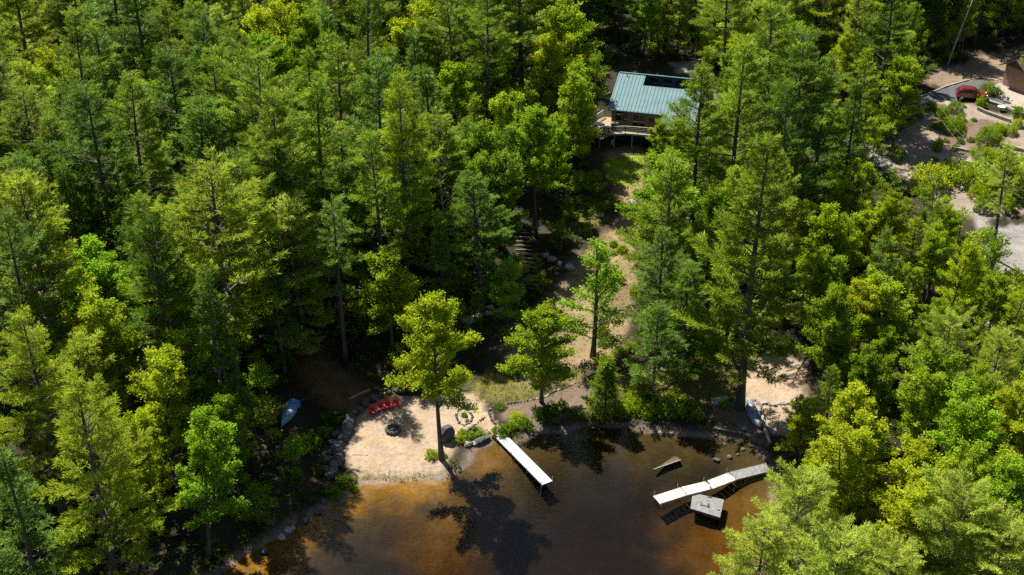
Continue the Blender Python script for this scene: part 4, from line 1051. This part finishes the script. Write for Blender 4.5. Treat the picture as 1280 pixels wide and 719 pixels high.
# log steps
sp = [(668,362),(662,342),(657,322),(653,305),(650,288)]
lg = polyline(sp, 4.6); p0 = P(*lg[0]); t = thing('log_steps', 'flight of rustic log steps climbing through the shaded slope', 'steps', p0)
for px, py in lg[::2]:
    p = P(px, py) - p0; MB().tube([(p.x - 1.1, p.y + .05, p.z + .12), (p.x + 1.1, p.y - .05, p.z + .12)], 0.14, 7).build('step', M_log, t, True)

# ------------------------------------------------------------------ teal-roofed cabin
def cabin():
    g = P(790, 186); base = g.z
    t = thing('lake_cabin', 'wood-sided cabin with a teal standing-seam metal roof and raised front deck', 'house')
    t.location = (0, 0, 0)
    # local frame: origin under the left eave corner; u along eave, v towards the ridge (away from camera)
    a = R(-15.5); U = Vector((math.cos(a), math.sin(a), 0)); V = Vector((-math.sin(a), math.cos(a), 0))
    zf = base + 2.3                                   # deck / floor level
    ze = zf + 2.55                                    # left eave height
    E = Vector(at_z(763, 136.5, ze))                  # eave corner
    O = Vector((E.x, E.y, 0))
    def W(u, v, z): return O + U * u + V * v + Vector((0, 0, z))
    pitch = 0.36; D = 7.6; Wd = 12.2; lowv = -2.7; u1 = 7.6      # eave steps down for u>u1
    zr = lambda v: ze + pitch * v
    rec_u0, rec_v0 = 3.6, 5.4                          # recess cut into the roof by the ridge
    def slab(mb, u0, v0, u1_, v1, th=0.12):
        q = [W(u0, v0, zr(v0)), W(u1_, v0, zr(v0)), W(u1_, v1, zr(v1)), W(u0, v1, zr(v1))]
        dn = Vector((0, 0, -th)); mb.add(q + [p + dn for p in q], [(0,1,2,3),(7,6,5,4),(0,4,5,1),(1,5,6,2),(2,6,7,3),(3,7,4,0)])
    mb = MB()
    slab(mb, -0.3, 0, rec_u0, D); slab(mb, rec_u0, 0, u1, rec_v0); slab(mb, u1, lowv, Wd, rec_v0)
    # back slope
    q = [W(-0.3, D, zr(D)), W(Wd, D, zr(D)), W(Wd, D + 5, zr(D) - 2.2), W(-0.3, D + 5, zr(D) - 2.2)]
    mb.add(q + [p - Vector((0, 0, .12)) for p in q], [(0,1,2,3),(7,6,5,4),(0,4,5,1),(1,5,6,2),(2,6,7,3),(3,7,4,0)])
    roof = mb.build('roof', M_teal, t)
    mb = MB()
    u = -0.3 + 0.02
    while u < Wd:
        v0 = 0 if u < u1 else lowv; v1 = D if u < rec_u0 else rec_v0
        mb.bar(W(u, v0, zr(v0) + 0.03), W(u, v1, zr(v1) + 0.03), 0.05, 0.06); u += 0.52
    mb.build('standing_seam', M_teal, roof)
    mb = MB(); mb.bar(W(-0.34, -0.06, zr(0) - 0.10), W(u1, -0.06, zr(0) - 0.10), 0.12, 0.16); mb.bar(W(u1, lowv - 0.06, zr(lowv) - 0.10), W(Wd, lowv - 0.06, zr(lowv) - 0.10), 0.12, 0.16)
    mb.bar(W(-0.3, D, zr(D) + 0.05), W(Wd, D, zr(D) + 0.05), 0.25, 0.08); mb.bar(W(-0.34, 0, zr(0) - 0.06), W(-0.34, D, zr(D) - 0.06), 0.08, 0.2)
    mb.build('gutter', M_tealdark, roof)
    # recess
    mb = MB(); zb = zr(rec_v0) - 0.9
    mb.add([W(rec_u0, D - .1, zb), W(Wd, D - .1, zb), W(Wd, D - .1, zr(D) - .13), W(rec_u0, D - .1, zr(D) - .13)], [(0,1,2,3)])
    mb.add([W(rec_u0, rec_v0, zb), W(rec_u0, D - .1, zb), W(rec_u0, D - .1, zr(D) - .13), W(rec_u0, rec_v0, zr(rec_v0) - .13)], [(0,1,2,3)])
    mb.add([W(rec_u0, rec_v0, zb), W(Wd, rec_v0, zb), W(Wd, D - .1, zb), W(rec_u0, D - .1, zb)], [(0,1,2,3)])
    mb.build('clerestory_wall', M_slate, roof)
    for k in range(4):
        uu = rec_u0 + 0.7 + k * 1.9
        mb = MB(); mb.bar(W(uu, D - .16, zr(D) - .75), W(uu + 1.2, D - .16, zr(D) - .75), 0.05, 0.7); mb.build('clerestory_window', M_glass, roof)
    p = W(1.0, 6.9, zr(6.9)); MB().tube([p, p + Vector((0, 0, .45))], 0.07, 8).build('vent_pipe', M_tealdark, roof)
    # walls
    mb = MB()
    def wallq(u0, v0, u1_, v1, z0, z1, z1b=None):
        z1b = z1 if z1b is None else z1b
        mb.add([W(u0, v0, z0), W(u1_, v1, z0), W(u1_, v1, z1b), W(u0, v0, z1)], [(0,1,2,3)])
    wallq(0.1, 0.5, u1 + .1, 0.5, zf, zr(.5) - .12); wallq(u1 + .1, 0.5, u1 + .1, lowv + .3, zf, zr(.5) - .12, zr(lowv + .3) - .12)
    wallq(u1 + .1, lowv + .3, Wd - .4, lowv + .3, base - .3, zr(lowv + .3) - .12)
    wallq(0.1, D, 0.1, .5, base - .3, zr(D) - .12, zr(.5) - .12); wallq(Wd - .4, lowv + .3, Wd - .4, D, base - .3, zr(lowv + .3) - .12, zr(D) - .12)
    wallq(0.1, D, 0.1, D + 4.6, base - .3, zr(D) - .13, zr(D) - 2.2); wallq(0.1, D + 4.6, Wd - .4, D + 4.6, base - .3, zr(D) - 2.2)
    wallq(Wd - .4, D, Wd - .4, D + 4.6, base - .3, zr(D) - .13, zr(D) - 2.2)
    wall = mb.build('wall', M_siding, t)
    mb = MB(); mb.add([W(.2, .52, base - .3), W(u1 + .1, .52, base - .3), W(u1 + .1, .52, zf), W(.2, .52, zf)], [(0,1,2,3)]); mb.build('basement_wall', M_slate, t)
    for (w0, w1, nm) in ((0.7, 2.5, 'window'), (3.2, 5.0, 'sliding_door'), (5.5, 7.4, 'window')):
        mb = MB(); z0 = zf + (0.75 if nm == 'window' else 0.08); z1 = zr(.5) - .35
        f = MB()
        for (x0, zz0, x1, zz1) in ((w0, z0, w1, z0), (w0, z1, w1, z1)): f.bar(W(x0, .45, zz0), W(x1, .45, zz1), 0.10, 0.12)
        for x in (w0, (w0 + w1) / 2, w1): f.bar(W(x, .45, z0), W(x, .45, z1), 0.10, 0.12)
        fo = f.build(nm, M_frame, t)
        mb.bar(W(w0, .48, (z0 + z1) / 2), W(w1, .48, (z0 + z1) / 2), 0.03, z1 - z0); mb.build('pane', M_glass, fo)
    # deck: front strip, angled bay and left wing
    def deckpoly(pts, z): return [W(u, v, z) for u, v in pts]
    dp = [(-3.6, -2.6), (0.4, -2.9), (2.6, -2.0), (8.0, -1.6), (8.0, lowv + .25 if False else -0.0), (7.6, .4), (0.0, .4), (0.0, 3.2), (-1.6, 3.2)]
    q = deckpoly(dp, zf - .05); n = len(q)
    mb = MB(); mb.add(q + [p - Vector((0, 0, .22)) for p in q], [tuple(range(n)), tuple(range(2 * n - 1, n - 1, -1))] + [(i, n + i, n + (i + 1) % n, (i + 1) % n) for i in range(n)])
    deck = mb.build('deck', M_decktan, t)
    rail = [(-1.6, 3.1), (-3.5, -2.5), (0.4, -2.8), (2.6, -1.9), (7.9, -1.5)]
    mb = MB()
    for (a_, b_) in zip(rail, rail[1:]):
        A_, B_ = W(*a_, zf), W(*b_, zf)
        mb.bar(A_ + Vector((0, 0, 1.0)), B_ + Vector((0, 0, 1.0)), 0.16, 0.07); 
        for h in (0.25, 0.5, 0.75): mb.bar(A_ + Vector((0, 0, h)), B_ + Vector((0, 0, h)), 0.03, 0.05)
        k = max(1, int((B_ - A_).length / 1.6))
        for i in range(k + 1): c = A_.lerp(B_, i / k); mb.bar(c, c + Vector((0, 0, 1.0)), 0.09, 0.09)
    mb.build('railing', M_rail, deck)
    fb = MB()
    for (a_, b_) in zip(rail[1:], rail[2:]): fb.bar(W(a_[0], a_[1] - .12, zf - .16), W(b_[0], b_[1] - .12, zf - .16), 0.05, 0.26)
    fb.build('fascia_board', M_rail, deck)
    for (u, v) in ((-3.2, -2.3), (-0.9, -2.5), (1.2, -2.35), (3.6, -1.75), (6.6, -1.5), (-1.4, 2.8)):
        p = W(u, v, 0); z = gh(p.x, p.y); MB().bar((p.x, p.y, z - .2), (p.x, p.y, zf - .27), 0.16, 0.16).build('deck_post', M_rail, deck)
    # stair on the left
    mb = MB()
    for i in range(8): mb.bar(W(-1.7 - .28 * i, 2.0 - .02 * i, zf - .2 - .26 * i), W(-1.7 - .28 * i, 3.1, zf - .2 - .26 * i), 0.28, 0.05)
    mb.build('stair', M_rail, deck)
    # furniture on the deck
    p = W(-1.6, -1.4, zf - .05)
    tb = thing('deck_table', 'round white table with stools on the corner of the cabin deck', 'table', p)
    MB().tube([(0, 0, .72), (0, 0, .76)], 0.65, 16).build('table_top', M_white, tb); MB().tube([(0, 0, .0), (0, 0, .72)], 0.06, 8).build('pedestal', M_white, tb)
    for k, ang in enumerate((0.4, 1.7, 2.9, 4.2, 5.3)):
        pp = p + Vector((1.05 * math.cos(ang), 1.05 * math.sin(ang), 0))
        st = thing('deck_stool', f'dark deck stool beside the round white table, {ORD[k]} of five round it', 'stool', pp, ang, 'deck stools')
        MB().tube([(0, 0, .42), (0, 0, .47)], 0.22, 10).build('seat', M_black, st)
        for lx, ly in ((.15, .15), (-.15, .15), (.15, -.15), (-.15, -.15)): MB().bar((lx, ly, 0), (lx, ly, .42), .03, .03).build('leg', M_black, st)
    p = W(1.0, -1.2, zf - .05); gr = thing('grill', 'covered dark barbecue grill on the cabin deck in front of the windows', 'grill', p, a)
    MB().box((0, 0, .45), (1.0, .5, .9)).build('cabinet', M_black, gr); MB().tube([(-.5, 0, .95), (.5, 0, .95)], .25, 10).build('lid', M_rail, gr, True)
    p = W(0.8, -1.6, base); p.z = gh(p.x, p.y)
    ch = thing('lawn_chair', 'white plastic chair in the shade under the cabin deck', 'chair', p, a)
    MB().box((0, 0, .42), (.5, .5, .04)).build('seat', M_white, ch); MB().box((0, .24, .7), (.5, .04, .55)).build('backrest', M_white, ch)
    for lx, ly in ((.22, .22), (-.22, .22), (.22, -.22), (-.22, -.22)): MB().bar((lx, ly, 0), (lx, ly, .41), .04, .04).build('leg', M_white, ch)
cabin()

# ------------------------------------------------------------------ driveway, car, second house, garden
def drape(name, outline_px, mat, dz=0.02, kind='structure'):
    q = [P(px, py) for px, py in outline_px]
    xs = [p.x for p in q]; ys = [p.y for p in q]; poly = [(p.x, p.y) for p in q]
    bm = bmesh.new(); vs = [bm.verts.new((p.x, p.y, 0)) for p in q]; bm.faces.new(vs)
    for k in range(int(min(xs)), int(max(xs)) + 1): bmesh.ops.bisect_plane(bm, geom=bm.faces[:] + bm.edges[:] + bm.verts[:], plane_co=(k, 0, 0), plane_no=(1, 0, 0))
    for k in range(int(min(ys)), int(max(ys)) + 1): bmesh.ops.bisect_plane(bm, geom=bm.faces[:] + bm.edges[:] + bm.verts[:], plane_co=(0, k, 0), plane_no=(0, 1, 0))
    for v in bm.verts: v.co.z = gh(v.co.x, v.co.y) + dz
    bmesh.ops.recalc_face_normals(bm, faces=bm.faces)
    me = bpy.data.meshes.new(name); bm.to_mesh(me); bm.free(); me.materials.append(mat)
    o = link(bpy.data.objects.new(name, me)); return tag(o, kind=kind)
drape('driveway', [(1148,126),(1160,120),(1180,111),(1208,103.5),(1226,99),(1236,103),(1226,111),(1236,119),(1254,126),(1262,131),(1236,127),(1200,126),(1150,131)], M_asphalt, 0.07)
drape('concrete_apron', [(1181,127),(1197,127.5),(1197,134),(1183,134)], M_conc, 0.05)
drape('patio', [(1228,112),(1250,104),(1290,108),(1290,150),(1262,138),(1256,131),(1262,128)], M_patio, 0.05)
drape('dirt_track', [(1228,98),(1240,92),(1290,84),(1290,94),(1245,101)], simple('packed_dirt', (0.27, 0.21, 0.16), 0.95, 0.3, 0.5), 0.05)
def curb(pts, name, label, w=0.22, h=0.22, mat=M_conc, cat='kerb'):
    return timber(name, pts, w, h, mat, label, cat)
curb([(1150,122),(1162,117.5),(1182,109),(1208,101.5),(1224,98)], 'driveway_kerb', 'pale concrete kerb along the upper edge of the driveway')
curb([(1222,137),(1232,142),(1246,147),(1263,153)], 'garden_wall', 'pale curved garden wall below the patio', 0.3, 0.5, cat='wall')
curb([(1236,128),(1256,134),(1272,142)], 'patio_kerb', 'straight pale kerb of the patio beside the red car', 0.4, 0.35)
curb([(1192,187),(1216,191.5)], 'garden_wall', 'straight low garden wall uphill of the yellow-green bushes', 0.3, 0.45, cat='wall')
curb([(1200,203),(1218,207)], 'garden_wall', 'shortest low grey wall lowest in the garden', 0.3, 0.5, M_rock_pale, cat='wall')
curb([(1248,181),(1282,190)], 'garden_wall', 'pale low garden wall at the right edge of the garden', 0.25, 0.4, cat='wall')
curb([(1155,255),(1172,262)], 'road_kerb', 'short pale kerb beside the thin open-crowned tree', 0.3, 0.25)

def car():
    p = P(1213, 123.5); t = thing('parked_car', 'maroon family car parked on the asphalt driveway', 'car', (p.x, p.y, p.z + 0.08), R(-10))
    # side profile (x forward, z up) lofted across the width
    prof = [(-2.25, .42), (-2.32, .75), (-2.25, 1.0), (-2.0, 1.08), (1.15, 1.02), (1.95, .92), (2.28, .72), (2.3, .42)]
    cab = [(-2.12, 1.05), (-1.75, 1.56), (-1.3, 1.68), (0.0, 1.69), (0.35, 1.62), (1.2, 1.03)]
    def loft(pr, wid, name, mat, par):
        n = len(pr); V = []
        for (k, f) in ((-1, 0.94), (-0.86, 1.0), (0.86, 1.0), (1, 0.94)):
            for x, z in pr:
                zz = z if abs(k) < 1 else (z - .9) * f + .9 if z > .9 else z
                V.append((x * (0.985 if abs(k) == 1 else 1), k * wid(z), zz))
        F = [tuple(range(n)), tuple(range(4 * n - 1, 3 * n - 1, -1))]
        for s in range(3):
            for i in range(n): F.append((s * n + i, s * n + (i + 1) % n, (s + 1) * n + (i + 1) % n, (s + 1) * n + i))
        return MB().add(V, F).build(name, mat, par, False)
    body = loft(prof, lambda z: 0.93 - 0.05 * max(0, z - .7), 'body', M_carpaint, t)
    cb = loft(cab, lambda z: 0.88 - 0.24 * max(0, z - 1.05), 'cabin', M_carpaint, t)
    w = MB()
    w.add([(1.16, -.80, 1.07), (1.16, .80, 1.07), (.42, .66, 1.60), (.42, -.66, 1.60)], [(0,1,2,3)])
    for v in range(4): x, y, z = w.v[v]; w.v[v] = (x + .035, y, z + .03)
    w.build('windscreen', M_carglass, t)
    w = MB().add([(-2.10, -.76, 1.12), (-2.10, .76, 1.12), (-1.80, .64, 1.52), (-1.80, -.64, 1.52)], [(0,1,2,3)])
    for v in range(4): x, y, z = w.v[v]; w.v[v] = (x - .035, y, z + .01)
    w.build('rear_window', M_carglass, t)
    for k in (-1, 1):
        for (x0, x1, s0, s1) in ((-1.72, -.75, .0, .0), (-.68, .08, 0, 0), (.15, .78, 0, -.42)):
            z0, z1 = 1.10, 1.53; y0 = k * (.88 - .24 * .05 + .012); y1 = k * (.88 - .24 * .48 + .012)
            MB().add([(x0, y0, z0), (x1, y0, z0), (x1 + s1, y1, z1), (x0 + (.12 if x0 < -1.5 else 0), y1, z1)], [(0,1,2,3)]).build('side_window', M_carglass, t)
        for x in (-1.42, 1.42):
            wh = MB().tube([(x, k * .72, .35), (x, k * .95, .35)], .35, 18).build('wheel', M_black, t, False)
            MB().tube([(x, k * .90, .35), (x, k * .962, .35)], .22, 12).build('rim', M_rim, wh)
        MB().box((2.22, k * .66, .76), (.14, .36, .14)).build('headlight', M_lamp, t); MB().box((-2.24, k * .74, .96), (.12, .24, .3)).build('tail_light', M_tail, t)
        MB().box((.72, k * 1.0, 1.08), (.18, .16, .14)).build('wing_mirror', M_carpaint, t)
        MB().bar((-1.6, k * .62, 1.71), (0, k * .62, 1.72), .05, .05).build('roof_rail', M_black, t)
    MB().box((2.29, 0, .62), (.06, .9, .2)).build('grille', M_black, t)
    MB().box((0, 0, .36), (4.3, 1.7, .16)).build('sill', M_black, t)
car()

def house_two():
    p = P(1279, 119); t = thing('stone_house', 'brown stone house with a red awning cut off by the frame beyond the car', 'house', p, R(24))
    mb = MB(); mb.box((4.3, 2.2, 1.5), (8, 5.2, 3.6)); mb.build('wall', M_brick, t)
    mb = MB(); q = [(-.6, -1.2, 3.0), (9, -1.2, 3.0), (9, 2.2, 5.0), (-.6, 2.2, 5.0)]
    mb.add(q + [(x, y, z - .18) for x, y, z in q], [(0,1,2,3),(7,6,5,4),(0,4,5,1),(1,5,6,2),(2,6,7,3),(3,7,4,0)])
    q = [(-.6, 2.2, 5.0), (9, 2.2, 5.0), (9, 5.4, 3.2), (-.6, 5.4, 3.2)]
    mb.add(q + [(x, y, z - .18) for x, y, z in q], [(0,1,2,3),(7,6,5,4),(0,4,5,1),(1,5,6,2),(2,6,7,3),(3,7,4,0)])
    mb.add([(.25, -.38, 3.25), (.25, 4.78, 3.3), (.25, 2.2, 4.8)], [(0,1,2)])
    mb.build('roof', M_brownroof, t)
    q = [(-.5, -.45, 2.75), (3.5, -.45, 2.75), (3.5, -2.5, 2.15), (-.5, -2.5, 2.15)]
    MB().add(q + [(x, y, z - .06) for x, y, z in q], [(0,1,2,3),(7,6,5,4),(0,4,5,1),(1,5,6,2),(2,6,7,3),(3,7,4,0)]).build('awning', M_awning, t)
    for x in (-.4, 3.4): MB().bar((x, -2.4, -.2), (x, -2.4, 2.15), .08, .08).build('awning_post', M_darkwood, t)
    for x in (1.6, 3.4):
        f = MB(); f.box((x, -.43, 1.25), (1.4, .06, 2.0)); fo = f.build('window', M_darkwood, t); MB().box((x, -.47, 1.25), (1.2, .04, 1.8)).build('pane', M_glass, fo)
    for k, (px, py) in enumerate([(1254,127),(1260,129),(1250,124)]):
        pp = P(px, py); c = thing('patio_chair', f'white patio chair near the stone house, {ORD[k]} of the group', 'chair', (pp.x, pp.y, pp.z + .05), random.uniform(0, 6), 'patio chairs')
        MB().box((0, 0, .43), (.5, .5, .05)).build('seat', M_white, c); MB().box((0, .24, .72), (.5, .05, .55)).build('backrest', M_white, c)
        for lx, ly in ((.2, .2), (-.2, .2), (.2, -.2), (-.2, -.2)): MB().bar((lx, ly, 0), (lx, ly, .42), .05, .05).build('leg', M_white, c)
house_two()
p = P(1251, 139); t = thing('garden_table', 'round pale table standing on the gravel below the patio kerb', 'table', p)
MB().tube([(0, 0, .7), (0, 0, .76)], .6, 16).build('table_top', M_white, t); MB().tube([(0, 0, 0), (0, 0, .7)], .07, 8).build('pedestal', M_black, t)

# leaning dead trunk and poles by the driveway
p = P(1184, 82); t = thing('dead_tree', 'bare leaning grey dead tree behind the driveway', 'dead tree', p)
MB().tube([(0, 0, -.2), (.8, .2, 4), (1.7, .3, 8), (2.4, .4, 11)], [.16, .13, .10, .05], 7).build('trunk', M_deadwood, t, True)
mb = MB(); mb.tube([(1.1, .2, 5.5), (2.2, -.3, 6.6)], [.05, .02], 5); mb.tube([(1.6, .3, 7.5), (.9, .3, 8.8)], [.05, .02], 5); mb.build('branch', M_deadwood, t)

# overhead cables crossing the garden
ca = [Vector(at_z(1178, 137, gh(*P(1178, 150)[:2]) + 6)), Vector(at_z(1290, 245, 9))]
for k, l in ((0, 'upper of two thin pale cables spanning the garden'), (1, 'lower of two thin pale cables spanning the garden')):
    a = ca[0] + Vector((-.9 * k, -0.3 * k, -0.3 * k)); b = ca[1] + Vector((-.9 * k, -0.3 * k, -0.3 * k))
    pts = [a.lerp(b, i / 12) - Vector((0, 0, 1.2 * 4 * (i / 12) * (1 - i / 12))) for i in range(13)]
    tag(MB().tube(pts, 0.011, 5).build('overhead_cable', M_wire, None, True), l, 'cable', 'overhead cables')

# ------------------------------------------------------------------ labels that single out each forest tree
def zone(cx, cy):
    if cx > 985 and cy > 430 or cx > 880 and cy > 545: return 'on the right bank'
    if cx > 985 and cy > 180: return 'between terrace and gravel road'
    if cx > 860 and cy <= 180: return 'behind the driveway' if cx > 1075 else 'beside the cabin'
    if cx > 760 and cy > 180: return 'on the slope below the cabin'
    if cy < 90: return 'in the back forest, top left' if cx < 420 else 'in the back forest, top middle'
    if cx > 420: return 'in the dark wood left of the cabin'
    if cy > 390: return 'in the lower left forest'
    if cy > 215: return 'in the mid left forest'
    return 'in the upper left forest'
groups = {}
for d in trees: groups.setdefault((d['look'], zone(d['cx'], d['cy'])), []).append(d)
for (look, zn), ds in groups.items():
    if len(ds) == 1: ds[0]['o']['label'] = f'{look} {zn}, the only such one'; continue
    ds.sort(key=lambda d: d['cx'])
    hs = sorted(d['h'] for d in ds); n = len(ds)
    for i, d in enumerate(ds):
        if i == 0: w = 'leftmost of these'
        elif i == n - 1: w = 'rightmost of these'
        else: w = f'{ORD[min(i, 29)]} from the left'
        d['o']['label'] = f'{look} {zn}, {w}'

# ------------------------------------------------------------------ light
EL, AZ = 54.0, -33.0        # sun beyond the scene to the left
sx, sy = math.sin(R(AZ)), math.cos(R(AZ))
to_sun = Vector((sx * math.cos(R(EL)), sy * math.cos(R(EL)), math.sin(R(EL))))
sd_ = bpy.data.lights.new('sun', 'SUN'); sd_.energy = 5.0; sd_.angle = R(0.55); sd_.color = (1.0, 0.93, 0.82)
so_ = link(bpy.data.objects.new('sun', sd_)); so_.rotation_euler = (-to_sun).to_track_quat('-Z', 'Y').to_euler(); so_.location = (0, 0, 120)
w = bpy.data.worlds.new('World'); scn.world = w; w.use_nodes = True
nt = w.node_tree; nt.nodes.clear()
ou = nt.nodes.new('ShaderNodeOutputWorld'); bg = nt.nodes.new('ShaderNodeBackground'); sk = nt.nodes.new('ShaderNodeTexSky')
sk.sky_type = 'NISHITA'; sk.sun_disc = False; sk.sun_elevation = R(EL); sk.sun_rotation = R(AZ)
bg.inputs['Strength'].default_value = 0.05
nt.links.new(sk.outputs[0], bg.inputs[0]); nt.links.new(bg.outputs[0], ou.inputs[0])
vs = scn.view_settings; vs.view_transform = 'Standard'; vs.look = 'None'; vs.gamma = 1; vs.exposure = 1.05; vs.use_curve_mapping = False
cy = scn.cycles
cy.max_bounces = 6; cy.diffuse_bounces = 2; cy.glossy_bounces = 2; cy.transmission_bounces = 4; cy.transparent_max_bounces = 6; cy.volume_bounces = 0
cy.use_denoising = False; cy.caustics_reflective = False; cy.caustics_refractive = False; cy.sample_clamp_indirect = 4
